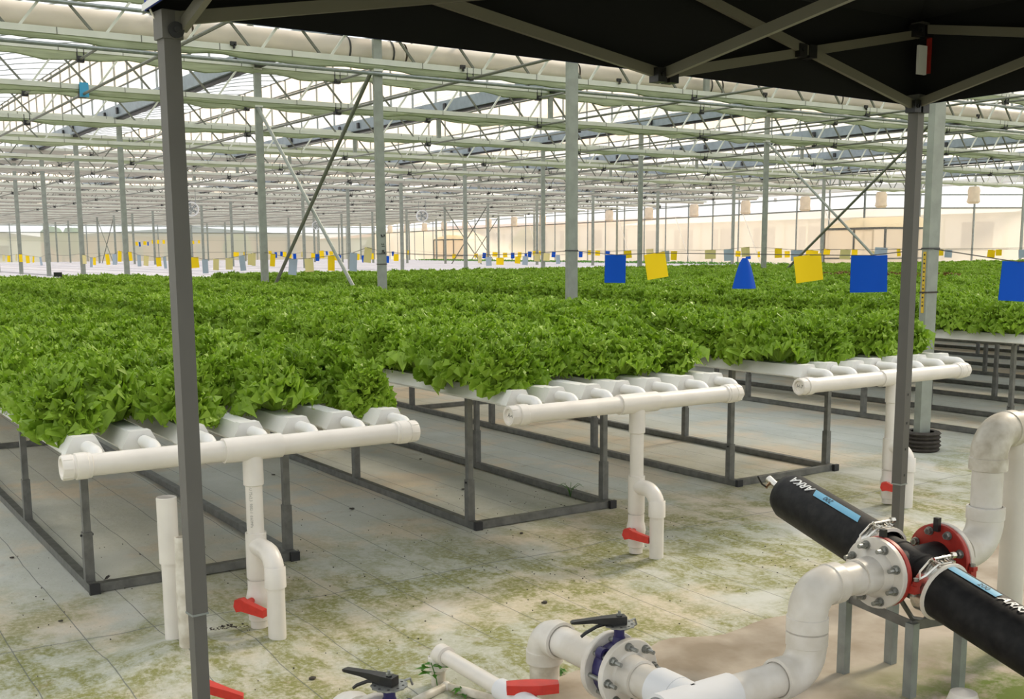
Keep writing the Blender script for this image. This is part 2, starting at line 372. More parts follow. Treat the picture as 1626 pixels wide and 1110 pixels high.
# ------------------------------------------------------------------ roof: saw-tooth bays of film
YR0, YR1 = -12.0, YF
for k, x0 in enumerate(SPANX[:-1]):
    x1 = SPANX[k+1]; n = 9; prof = []
    for i in range(n+1):
        t = i/n; prof.append((x0+.12+(x1-x0-.12)*t, ZG+.1+(1.78)*math.sin(t*PI/2*.96)/math.sin(PI/2*.96)))
    cm = thing('ceiling', None, None, (x0, 0, ZG), kind='structure')
    r = MB()
    yb = [YR0+1.176*j for j in range(int((YR1-YR0)/1.176)+1)]
    P = []; nn = len(prof)
    ys = []
    for j in range(len(yb)-1):
        ys += [(yb[j], 0), (yb[j]+.4, .05), (yb[j]+.78, .05)]
    ys.append((yb[-1], 0))
    for (y, b_) in ys:
        P += [(px_, y, pz_+b_) for px_, pz_ in prof]
    r.add(P, [(j*nn+i, j*nn+i+1, (j+1)*nn+i+1, (j+1)*nn+i) for j in range(len(ys)-1) for i in range(nn-1)])
    r.build('film_panel', M['film'], cm)
    if -8 < x0 < 40:
        h = MB()
        for y in yb:
            if y > 3: h.path([(a, y, b_-.02) for a, b_ in prof], .014, 4, False)
        h.build('hoops', M['galv'], cm, kind='stuff')
    # upright vent face at the high side of the bay
    ztop = ZG+1.88
    v = MB(); v.add([(x1, YR0, 5.60), (x1, YR1, 5.60), (x1, YR1, ztop), (x1, YR0, ztop)], [(0, 1, 2, 3)]); v.build('vent_net', M['vnet'], cm)
    v = MB(); v.add([(x1+.02, YR0, ZG), (x1+.02, YR1, ZG), (x1+.02, YR1, 5.60), (x1+.02, YR0, 5.60)], [(0, 1, 2, 3)]); v.build('vent_film', M['film'], cm)
    if -8 < x0 < 42:
        v = MB()
        for y in yb:
            if y > 8: v.bb((x1-.04, y-.02, ZG), (x1, y+.02, ztop))
        v.build('vent_bars', M['galv'], cm, kind='stuff')
        for nm, z in (('vent_rail', 5.6), ('vent_rail', 6.46), ('ridge_rail', ztop)):
            MB().tube((x1-.05, YR0, z), (x1-.05, YR1, z), .022, 6).build(nm, M['web'], cm)
# rain gutters
for k, x in enumerate(SPANX):
    gt = thing('rain_gutter', 'blue-grey steel rain gutter above the trusses, %s gutter from the left' % ordn(k), 'gutter', (x, 0, ZG-.16), 'rain gutters under the roof')
    b_ = MB(); b_.prism([(x-.17, YR0, ZG+.14), (x-.13, YR0, ZG-.12), (x+.13, YR0, ZG-.12), (x+.17, YR0, ZG+.14)], (0, YR1-YR0, 0)); b_.build('gutter_body', M['gutter'], gt, smooth=False)
    MB().bb((x-.06, YR0, ZG-.17), (x+.06, YR1, ZG-.12)).build('gutter_lip', M['dark'], gt)
    bb_ = None
    for j, y in enumerate(ROWS):
        if y < 12 or y > 60: continue
        for dy in (-.6, .6):
            if bb_ is None: bb_ = MB().bb((x-.20, y+dy-.05, ZG-.08), (x-.155, y+dy+.05, ZG+.07)).build('bracket', M['dark'], gt); y0_ = y+dy
            else: inst(bb_, gt, (0, y+dy-y0_, 0))
# columns
def column(x, y, label, row, a=.13, b=.06, h=ZG-.17):
    t = thing('steel_column', label, 'column', (x, y, 0), row)
    c = MB(); c.bb((x-a/2, y-b/2, 0), (x+a/2, y+b/2, h)); c.build('post', M['column'], t)
    if y < 26:
        c = MB(); c.bb((x-a/2-.01, y-b/2-.012, 4.17), (x+a/2+.01, y+b/2+.012, 4.20)).bb((x-a/2-.012, y-b/2-.012, 4.80), (x+a/2+.012, y+b/2+.012, 4.94))
        c.build('bracket', M['truss'], t)
        bo = MB().tube((x-.04, y-b/2-.02, 4.87), (x-.04, y-b/2-.01, 4.87), .012, 6).build('bolt', M['bolt'], t); inst(bo, t, (.08, 0, 0))
    return t
cn = {7.6: 'row beside the first bed group', 20.43: 'second row of columns', 33.27: 'third row of columns', 46.1: 'row nearest the right wall', -5.23: 'row left of the camera'}
for x in COLX:
    i = 0
    for y in ROWS[1:-1]:
        if x > wallx(y)-.3 or y < 2: continue
        if x == -5.23 and y > 25: continue
        if x > 10 and y < 8: continue
        column(x, y, 'grey galvanized steel column, %s from the front in the %s' % (ordn(i), cn[x]), 'columns in the '+cn[x]); i += 1
# short posts carrying the middle gutters
for x in SPANX:
    if min(abs(x-c) for c in COLX) < 1: continue
    if x < 0 or x > 42: continue
    for j, y in enumerate(ROWS):
        if 12 < y < 45 and x < wallx(y):
            MB().bb((x-.05, y-.03, 4.30), (x+.05, y+.03, ZG-.17)).build('gutter_post', M['column'], None,
                label='short steel post holding the gutter above truss row %s, %s gutter from the left' % (ordn(j-3), ordn(SPANX.index(x))), cat='post', group='short gutter posts')
# trusses
TZ0, TZ1 = 4.30, 4.89
nodes = []
for c0 in (-5.23, 7.6, 20.43, 33.27, 46.1):
    nodes += [c0+.62+1.02*i for i in range(6)]+[c0+12.83-.62-.26-1.02*i for i in range(5, -1, -1)]
for ri, y in enumerate(ROWS):
    xr = min(wallx(y)-.3, 56) if y < YF else 52
    xl = -11.6
    nm = ordn(ri-3) if ri >= 3 else ['third', 'second', 'nearest'][ri]+' overhead'
    t = thing('roof_truss', 'pale steel lattice truss spanning left to right, %s truss %s' % (nm, 'counting away from the camera' if ri >= 3 else 'above the front aisle'), 'truss', (0, y, TZ0), 'roof trusses')
    for n_, z in (('bottom_chord', TZ0), ('top_chord', TZ1)):
        MB().bb((xl, y-.05, z-.04), (xr, y+.05, z+.04)).build(n_, M['truss'], t)
    if ri <= 6:
        s1 = s2 = None
        for xn in nodes:
            if not (xl < xn < xr-.6): continue
            if ri < 3 and not (-2 < xn < 16): continue
            if s1 is None:
                s1 = MB().bar((xn-.47, y, TZ1-.02), (xn, y, TZ0+.03), .03, .03).build('web_bar', M['web'], t)
                s2 = MB().bar((xn+.16, y, TZ0+.03), (xn+.57, y, TZ1-.02), .03, .03).build('web_bar', M['truss'], t); x0_ = xn
            else: inst(s1, t, (xn-x0_, 0, 0)); inst(s2, t, (xn-x0_, 0, 0))
    else:
        w = MB()
        for xn in nodes:
            if xl < xn < xr-.6:
                w.bar((xn-.47, y, TZ1-.02), (xn, y, TZ0+.03), .03, .03); w.bar((xn+.16, y, TZ0+.03), (xn+.57, y, TZ1-.02), .03, .03)
        w.build('web_bars', M['web'], t, kind='stuff')
    if ri >= 3 and ri < 9:
        jt = None
        for z in (TZ0, TZ1):
            for x in np.arange(-8, xr-1, 1.02):
                if jt is None: jt = MB().bb((x-.006, y-.053, z-.042), (x+.006, y-.049, z+.042)).build('chord_joint', M['web'], t); o0 = (x, z)
                else: inst(jt, t, (x-o0[0], 0, z-o0[1]))
    if ri == 3:
        for px_, py_ in ((371, 70), (735, 107), (983, 128), (1215, 150), (1375, 170), (1553, 184)):
            q_ = CAM+ray(px_, py_)*(14.90/ray(px_, py_).y); MB().bb((q_.x-.05, 14.87, q_.z-.02), (q_.x+.03, 14.91, q_.z+.03)).bb((q_.x-.01, 14.87, q_.z-.06), (q_.x+.01, 14.90, q_.z)).build('clip', M['dark'], t)
    # folded shade screens hanging below both chords
    for z, lab, dd in ((TZ0-.04, 'bottom', .075), (TZ1-.04, 'top', .115)):
        xs = np.arange(xl, xr, .22 if ri < 8 else .6); r2 = random.Random(ri*7+int(z*10)); pr = []
        ph = r2.uniform(0, 6)
        for x in xs:
            d = dd*(1+.28*math.sin(x*2.8+ph)+.15*math.sin(x*7.1+2*ph))+r2.uniform(0, .01); w_ = .040+.008*math.sin(x*3.3+ph)
            pr.append([(x, y-.035, z), (x, y-w_, z-d*.45), (x, y-w_*.6, z-d*.9), (x, y+w_*.4, z-d), (x, y+w_, z-d*.5), (x, y+.035, z)])
        m_ = MB(); P = [p for q in pr for p in q]; m_.add(P, [(i*6+k, i*6+k+1, (i+1)*6+k+1, (i+1)*6+k) for i in range(len(pr)-1) for k in range(5)])
        m_.build('shade_screen', M['screen'] if ri < 8 else M['screen_hazed'], None, label='folded %s shade screen under the %s chord of the %s truss' % ('pale green' if ri < 8 else 'beige', lab, nm), cat='shade screen', group='folded shade screens')
# the pipe running below the first visible truss, and one below its top chord
for y, z, lb in ((14.90, 4.13, 'below the bottom chord'), (14.90, 4.64, 'below the top chord')):
    MB().tube((-11, y, z), (46, y, z), .026, 8).build('screen_pipe', M['galv'], None, label='dark steel pipe running %s of the first truss, above the lettuce' % lb, cat='pipe', group='screen pipes')
# drive tubes along the house, clamped to each truss
for i in range(-1, 10):
    x = 4.58+4.56*(i)
    for z, wd in ((4.18, 'lower'), (4.74, 'upper')):
        y1 = YF-1 if x < 43 else YF-1; y0 = 6 if x < 40 else 40
        t = thing('drive_tube', 'thin dark %s screen drive tube running lengthwise under the trusses, %s line from the left' % (wd, ordn(i+1)), 'drive tube', (x, y0, z), 'screen drive tubes')
        MB().tube((x, y0, z), (x, y1, z), .022, 6).build('tube', M['web'], t)
        cl = None
        for y in ROWS:
            if y0 < y < 75:
                if cl is None:
                    c = MB(); c.bb((x-.06, y-.05, z-.05), (x-.045, y+.05, z+.16)).bb((x+.045, y-.05, z-.05), (x+.06, y+.05, z+.16)).bb((x-.045, y-.04, z-.05), (x+.045, y+.04, z+.05))
                    cl = c.build('clamp', M['dark'], t); yc = y
                else: inst(cl, t, (0, y-yc, 0))
MB().bb((4.52, 19.54, 4.13), (4.66, 19.58, 4.36)).build('clip', mat('blue_clip', (.05, .35, .6), .4), None, label='small blue clip on the second truss at upper left', cat='clip')
# air duct
t = thing('air_duct', 'large beige film air duct running behind the first truss', 'duct', (0, 15.3, 4.5))
x = -11.0; i = 0
while x < 46:
    x2 = x+3.2
    pr = [(0, .165), (.12, .172), (1.0, .178), (2.2, .176), (3.0, .172), (3.17, .163)]
    MB().lathe((x, 15.3, 4.50), (x2, 15.3, 4.50), pr, 20, False).build('duct_section', M['duct'], t); x = x2
cb = MB().lathe((0, 15.3, 4.5), (1, 15.3, 4.5), [(0, .18), (.015, .185), (.03, .18)], 20, False).build('collar', M['wire'], t)
for xx in (4.6, 7.25, 7.95, 14.3, 20.8, 27): inst(cb, t, (xx, 0, 0))
# cross braces
def brace(p, q, lab, r=.028, m='galv'): MB().tube(p, q, r, 8).build('cross_brace', M[m], None, label=lab, cat='brace', group='diagonal cross braces')
for x, nm in ((7.6, 'near'), (20.43, 'middle'), (33.27, 'far')):
    ya, yb_ = 14.96, 19.66
    brace((x-.09, ya+.05, 4.14), (x-.09, yb_-.1, .55), 'dark diagonal brace rising to the right between the %s row columns' % nm, .03, 'web')
    brace((x-.02, yb_-.05, 4.14), (x-.02, ya+.2, .45), 'light grey diagonal brace falling to the right between the %s row columns' % nm, .03, 'column')
for x, k, nm in ((46.1, 12, 'beside the small glazed booth'), (20.43, 14, 'at the back on the left'), (33.27, 8, 'in the middle distance')):
    ya = 14.96+BAY*k
    if x < wallx(ya):
        brace((x, ya, 4.1), (x, ya+BAY, .3), 'thin far brace falling away %s' % nm, .03, 'web'); brace((x, ya, .3), (x, ya+BAY, 4.1), 'thin far brace rising away %s' % nm, .03, 'web')

# ------------------------------------------------------------------ walls
def wall(name, p, q, step, zn=3.5, ztop=5.0):
    p, q = Vector(p), Vector(q); L_ = (q-p).length; d = (q-p)/L_
    w = thing(name, None, None, (p.x, p.y, 0), kind='structure')
    m_ = MB(); m_.add([(p.x, p.y, .35), (q.x, q.y, .35), (q.x, q.y, zn), (p.x, p.y, zn)], [(0, 1, 2, 3)]); m_.build('net_panel', M['net'], w)
    m_ = MB(); m_.add([(p.x, p.y, zn), (q.x, q.y, zn), (q.x, q.y, ztop+2), (p.x, p.y, ztop+2)], [(0, 1, 2, 3)]); m_.build('film_panel', M['wallfilm'], w)
    m_ = MB(); m_.bar((p.x, p.y, .17), (q.x, q.y, .17), .1, .35); m_.build('kerb', M['plaster'], w)
    for z in (zn, zn+.62, ztop): MB().bar((p.x, p.y, z), (q.x, q.y, z), .06, .06).build('rail', M['web'] if z == zn else M['galv'], w)
    n = int(L_/step); s_ = None
    for i in range(n+1):
        c = p+d*(i*L_/n)
        if s_ is None: s_ = MB().bb((c.x-.035, c.y-.035, 0), (c.x+.035, c.y+.035, ztop)).build('mullion', M['galv'], w); c0 = c
        else: inst(s_, w, (c.x-c0.x, c.y-c0.y, 0))
    return w
wall('wall_back', (XL, YF), (54, YF), 3.2)
wall('wall_right', (54, YF), (43.5, 35.5), 2.4)
wall('wall_front', (43.5, 35.5), (58, 28), 2.4)
# white cords slanting down the right wall
for i in range(9):
    y = 38+i*6.5; x = wallx(y)-.25
    MB().tube((x, y, 3.5), (wallx(y-2.2)-.6, y-2.2, .6), .018, 5).build('wall_cord', M['cord'], None, label='white cord slanting down the right net wall, %s from the right' % ordn(i), cat='cord', group='cords on the net wall')
# hanging cloth bundles at the truss ends by the right wall
i = 0
for y in ROWS[6:-2]:
    x = wallx(y)-1.2
    if y < 37: x = 42.5
    m_ = MB(); m_.lathe((x, y, 4.15), (x, y, 3.45), [(0, .20), (.15, .26), (.45, .24), (.62, .28), (.7, .20)], 10)
    m_.build('cloth_bundle', M['bag'], None, org=(x, y, 3.45), label='beige bundled cloth hanging under the roof by the right wall, %s from the right' % ordn(i), cat='cloth bundle', group='bundled cloths by the right wall'); i += 1

# outside buildings and trees seen through the net
def house(x, y, w, d, h, m_, roof, lab, side=False):
    t = thing('far_building', lab, 'building', (x, y, 0), 'buildings behind the greenhouse')
    MB().bb((x, y, 0), (x+w, y+d, h)).build('walls', m_, t)
    r = MB(); r.prism([(x-.5, y-.5, h), (x+w+.5, y-.5, h), (x+w/2, y-.5, h+min(1.2, w*.07))], (0, d+1, 0)); r.build('roof', roof, t, smooth=False)
    s_ = None
    for k in range(int(w/4)):
        for zz in ([1.2] if h < 4.5 else [1.2, 4.0]):
            if s_ is None: s_ = MB().bb((x+1.2, y-.06, zz), (x+2.6, y+.02, zz+1.3)).build('window', M['glass'], t); z0_ = zz
            else: inst(s_, t, (k*4, 0, zz-z0_))
    if side:
        s2 = None
        for k in range(int(d/4.2)):
            if s2 is None: s2 = MB().bb((x-.06, y+1, 1.5), (x+.02, y+3.0, h-.5)).build('window', M['slate'], t)
            else: inst(s2, t, (0, k*4.2, 0))
        s3 = MB().bb((x-.12, y, h*.42), (x+.02, y+d, h*.42+.12)).build('ledge', M['cloth_mound'], t)
        for k in range(int(d/2.1)):
            MB().bb((x-.14, y+k*2.1, 0), (x+.0, y+k*2.1+.16, h)).build('pilaster', M['cloth_mound'], t)
    return t
house(8, 135, 18, 10, 3.4, M['plaster'], M['slate'], 'pale building far behind the back wall at left')
house(28, 140, 34, 12, 3.6, M['brick'], M['slate'], 'long red-brown building behind the back wall')
house(66, 138, 26, 12, 3.4, M['plaster'], M['brick'], 'pale house with red roof behind the back wall')
house(62, 74, 8, 50, 3.9, M['plaster'], M['brick'], 'pale building with red roof behind the right wall', True)
house(59, 38, 8, 34, 3.6, M['plaster'], M['plaster'], 'low beige building close behind the right wall', True)
house(66, 14, 9, 20, 3.6, M['plaster'], M['plaster'], 'low pale building behind the right front wall', True)
def tree(x, y, h, lab):
    t = thing('tree', lab, 'tree', (x, y, 0), 'trees outside')
    MB().tube((x, y, 0), (x, y, h*.4), .15, 8, .1).build('trunk', M['rubber'], t)
    c = MB(); r2 = random.Random(int(x*10))
    for _ in range(14):
        r = r2.uniform(.16, .28)*h; c.ball((x+r2.uniform(-.28, .28)*h, y+r2.uniform(-.2, .2)*h, h*r2.uniform(.4, .82)), r, 9, 6)
    for i_, v in enumerate(c.v): c.v[i_] = tuple(a+r2.uniform(-.12, .12) for a in v)
    c.build('crown', M['tree'], t)
for x, y, h, l in ((18, 122, 3.4, 'leftmost low tree outside the back wall'), (26, 124, 4.2, 'second low tree outside the back wall'), (44, 122, 3.6, 'third tree outside the back wall'), (60, 118, 3.8, 'tree outside the back corner'),
                   (58.4, 104, 3.6, 'round tree outside the far right wall'), (60, 88, 3.4, 'tree outside the right wall beyond the red roof')): tree(x, y, h, l)

# ------------------------------------------------------------------ booths
def booth(x0, x1, y0, y1, h, hp, lab, ny_=2):
    t = thing('net_booth', lab, 'booth', ((x0+x1)/2, (y0+y1)/2, 0))
    po = None
    pts = [(x0, y0), (x0, y1), (x1, y0), (x1, y1)]+[(x0, y0+(y1-y0)*k/ny_) for k in range(1, ny_)]
    for (x, y) in pts:
        if po is None: po = MB().bb((x-.035, y-.035, 0), (x+.035, y+.035, h)).build('post', M['galv_dark'], t); p0 = (x, y)
        else: inst(po, t, (x-p0[0], y-p0[1], 0))
    for z in (h, 1.2):
        for a, b_ in (((x0, y0), (x0, y1)), ((x0, y0), (x1, y0)), ((x0, y1), (x1, y1))): MB().bar((*a, z), (*b_, z), .05, .05 if z < h else .09).build('rail', M['galv_dark'], t)
    for a, b_ in (((x0, y0), (x0, y1)), ((x0, y0), (x1, y0)), ((x0, y1), (x1, y1))):
        m_ = MB(); m_.add([(*a, .05), (*b_, .05), (*b_, h), (*a, h)], [(0, 1, 2, 3)]); m_.build('net_sheet', M['net'], t)
    r = MB(); r.prism([(x0-.1, y0-.1, h+.05), (x1+.1, y0-.1, h+.05), ((x0+x1)/2+.4, y0-.1, hp)], (0, y1-y0+.2, 0)); r.build('roof_sheet', M['booth'], t, smooth=False)
booth(38.6, 41.8, 30.4, 33.6, 2.45, 2.95, 'net-walled entry booth with pale roof near the right wall')
booth(49.6, 53.0, 84, 87.4, 2.6, 3.25, 'small far booth with beige roof and glass side', 2)

# ------------------------------------------------------------------ fans
def fan(x, y, z, lab):
    t = thing('circulation_fan', lab, 'fan', (x, y, z), 'hanging fans')
    d = Vector((CAM.x-x, CAM.y-y, 0)).normalized(); d = Vector((-.35, -.94, 0)); c = Vector((x, y, z))
    MB().lathe(c-d*.12, c+d*.12, [(0, .27), (.0, .31), (.24, .31), (.24, .27)], 20, False).build('housing', M['white'], t)
    MB().lathe(c-d*.03, c+d*.05, [(0, .06), (.08, .05)], 12).build('hub', M['galv'], t)
    u = d.cross(Vector((0, 0, 1)))
    for k in range(5):
        a = 2*PI*k/5; e = u*math.cos(a)+Vector((0, 0, 1))*math.sin(a); f_ = u*-math.sin(a)+Vector((0, 0, 1))*math.cos(a)
        m_ = MB(); P = [c+e*.05-f_*.03, c+e*.25-f_*.07+d*.03, c+e*.25+f_*.06-d*.03, c+e*.05+f_*.03]; m_.prism(P, d*.01); m_.build('blade', M['galv'], t)
    gr = MB()
    for r in (.1, .17, .24): gr.path([c+d*.12+(u*math.cos(2*PI*k/18)+Vector((0, 0, 1))*math.sin(2*PI*k/18))*r for k in range(19)], .006, 4)
    gr.build('guard', M['white'], t)
    for s_ in (-1, 1): MB().bar(c+u*(.18*s_)+Vector((0, 0, .22)), c+u*(.18*s_)+Vector((0, 0, 4.28-z)), .02, .02).build('hanger', M['galv'], t)
fan(29.15, 52.59, 3.46, 'white round fan hanging right of the middle column pair')
fan(33.46, 76.11, 3.5, 'smaller white fan hanging farther away behind a column')
fan(15.35, 47.89, 3.45, 'white fan hanging half hidden behind the left canopy post')

# ------------------------------------------------------------------ growing beds
NCH = 7
def chanprof(xc, z0=.79, s=1.0):
    return [(xc-.068*s, z0), (xc-.074*s, z0+.010), (xc-.040*s, z0+.072), (xc+.040*s, z0+.072), (xc+.074*s, z0+.010), (xc+.068*s, z0)]
BEDS = []   # (left post x, first channel x, channel pitch, name)
bn = ['bed nearest the left edge', 'second bed from the left', 'third bed from the left']
BEDS.append((1.17, 2.18, 1.00, .2265, bn[0])); BEDS.append((3.31, 4.30, 3.09, .2215, bn[1])); BEDS.append((5.40, 6.37, 5.20, .2125, bn[2]))
k = 3
for s0 in (8.65, 21.5, 34.33):
    for j in range(6):
        x = s0+2.1*j
        if x > 41.5: break
        BEDS.append((x, x+1.0, x-.17, .2265, ordn(k)+' bed from the left')); k += 1
Y0B, Y1B = 4.62, 25.3
def bedz(bi): return .800 if bi == 0 else .832
def growing_bed(bi, xl, xr, xc0, pitch, nm):
    z0 = bedz(bi); zr = z0-.005
    y0, y1 = Y0B, Y1B
    if bi == 3: y0 = 5.2
    y0p = 5.46 if bi != 3 else 5.46
    t = thing('growing_bed', 'hydroponic growing bed of white channels on a steel frame, '+nm, 'growing bed', ((xl+xr)/2, (y0+y1)/2, 0), 'hydroponic growing beds')
    det = bi < 5
    for x in (xl, xr):
        MB().bb((x-.022, y0p-.08, .004), (x+.022, y1-.3, .046)).build('base_rail', M['galv_dark'], t)
        MB().bb((x-.018, y0p-.03, zr-.03), (x+.018, y1-.3, zr)).build('top_rail', M['galv_dark'], t)
    ys = [y0p+1.52*i for i in range(13)]
    po = sl_ = cr_ = bc_ = None
    far = MB()
    for i, y in enumerate(ys):
        for x in (xl, xr):
            if det:
                if po is None:
                    po = MB().bb((x-.017, y-.017, .04), (x+.017, y+.017, zr-.028)).build('post', M['galv_dark'], t)
                    sl_ = MB().bb((x-.022, y-.022, .046), (x+.022, y+.022, .285)).build('post_sleeve', M['galv_dark'], t)
                    MB().tube((x-.03, y, .27), (x+.03, y, .27), .006, 6).build('pin', M['dark'], t); p0 = (x, y)
                elif y < 19:
                    inst(po, t, (x-p0[0], y-p0[1], 0)); inst(sl_, t, (x-p0[0], y-p0[1], 0))
            else: far.bb((x-.02, y-.02, .046), (x+.02, y+.02, zr-.028))
        if det:
            if cr_ is None:
                cr_ = MB().bb((xl-.06, y-.018, zr-.028), (xr+.14, y+.018, zr)).build('cross_beam', M['galv_dark'], t)
                bc_ = MB().bb((xl+.022, y-.082, .004), (xr-.022, y-.04, .046)).build('base_beam', M['galv_dark'], t); y0_ = y
            else:
                inst(cr_, t, (0, y-y0_, 0))
                if i in (3, 5, 7): inst(bc_, t, (0, y-y0_, 0))
        else:
            far.bb((xl-.06, y-.018, zr-.028), (xr+.14, y+.018, zr))
    if not det: far.build('posts', M['galv_dark'], t, kind='stuff')
    else:
        for x in (xl, xr):
            MB().bb((x-.024, y0p-.105, .0), (x+.024, y0p-.08, .05)).build('end_plug', M['dark'], t)
    ch = cp = el = jn = None
    for c in range(NCH):
        xc = xc0+pitch*c
        if ch is None:
            m_ = MB(); pr = chanprof(xc, z0); m_.prism([(a, y0, z) for a, z in pr], (0, y1-y0, 0)); ch = m_.build('channel', M['chan'], t, smooth=False); xf = xc
            if det:
                m_ = MB(); pr = chanprof(xc, z0-.003, 1.06); pr[2] = (pr[2][0], z0+.078); pr[3] = (pr[3][0], z0+.078)
                m_.prism([(a, y0-.012, z) for a, z in pr], (0, .055, 0)); cp = m_.build('end_cap', M['chan'], ch, smooth=False)
                m_ = MB(); r = .019
                ze = z0+.034; yd = 4.452; pts = [(xc+.01, y0-.005, ze), (xc+.01, y0-.05, ze)]+[tuple(p) for p in arc((xc+.012, yd, ze), (0, 1, 0), (0, 0, -1), .05, 6)]+[(xc+.012, yd, ze-.075)]
                el = m_.path(pts, .027, 14).build('elbow', M['chan'], ch)
            cur = ch
        else:
            off = (xc-xf, rnd.uniform(-.03, .03) if det else 0, 0)
            cur = ch.copy(); COL.objects.link(cur); cur.parent = t; cur.location = off
            if det:
                for q in (cp, el):
                    o2 = q.copy(); COL.objects.link(o2); o2.parent = cur; o2.location = (0, 0, 0)
                    if q is el: o2.location = (0, -off[1], 0)
    return t
for bi, (xl, xr, xc0, pitch, nm) in enumerate(BEDS): growing_bed(bi, xl, xr, xc0, pitch, nm)
# white covered beds beyond the lettuce
fx = []
for s0 in (-10.2, -4.18, 8.65, 21.5, 34.33, 47.2):
    for j in range(6):
        x = s0+2.1*j
        if s0 == -10.2 and j > 2: continue
        fx.append(x)
for i, x in enumerate(fx):
    y0 = 27.2; 
    if x > 47.6: continue
    if 36 < x < 42: y0 = 36.5
    yw = YF-2.0
    if x+1.3 > wallx(35.5)-.5:
        yw0 = 35.5+(x+1.9-43.5)/10.5*(YF-35.5); y0 = max(y0, yw0)
    if x < .13*27: y1 = min(yw, max(30, (x+6)/.10))
    else: y1 = yw
    if y1-y0 < 4: continue
    t = thing('empty_bed', 'empty white-covered growing bed beyond the lettuce, %s from the left' % ordn(i), 'empty bed', (x+.5, (y0+y1)/2, 0), 'empty white beds')
    m_ = MB()
    for c in range(8):
        xc = x-.30+.228*c; m_.prism([(xc-.1, y0, .80), (xc-.085, y0, .885), (xc+.085, y0, .885), (xc+.1, y0, .80)], (0, y1-y0, 0))
    m_.build('channels', M['cover'], t, smooth=False, kind='stuff')
    m_ = MB()
    for y in np.arange(y0+.3, min(y1, 70), 2.4):
        for xx in (x, x+1): m_.bb((xx-.02, y-.02, 0), (xx+.02, y+.02, .8))
    m_.build('legs', M['galv_dark'], t, kind='stuff')
# small seedlings on the beds along the right wall
m_ = MB(); r2 = random.Random(3)
for _ in range(1500):
    y = r2.uniform(37, 82); x = wallx(y)-r2.uniform(3.2, 5.6) if y > 36 else r2.uniform(37, 40); s = r2.uniform(.05, .12); a = r2.uniform(0, 6)
    for q in range(3):
        a2 = a+q*2.1; m_.add([(x, y, .88), (x+s*math.cos(a2)-.02, y+s*math.sin(a2), .9+s*.7), (x+s*math.cos(a2)+.03, y+s*math.sin(a2)+.03, .9+s), (x+.02, y, .9)], [(0, 1, 2, 3)])
m_.build('seedling_foliage', M['weed'], None, kind='stuff', label='small pale seedlings in the beds along the right wall', cat='seedlings')

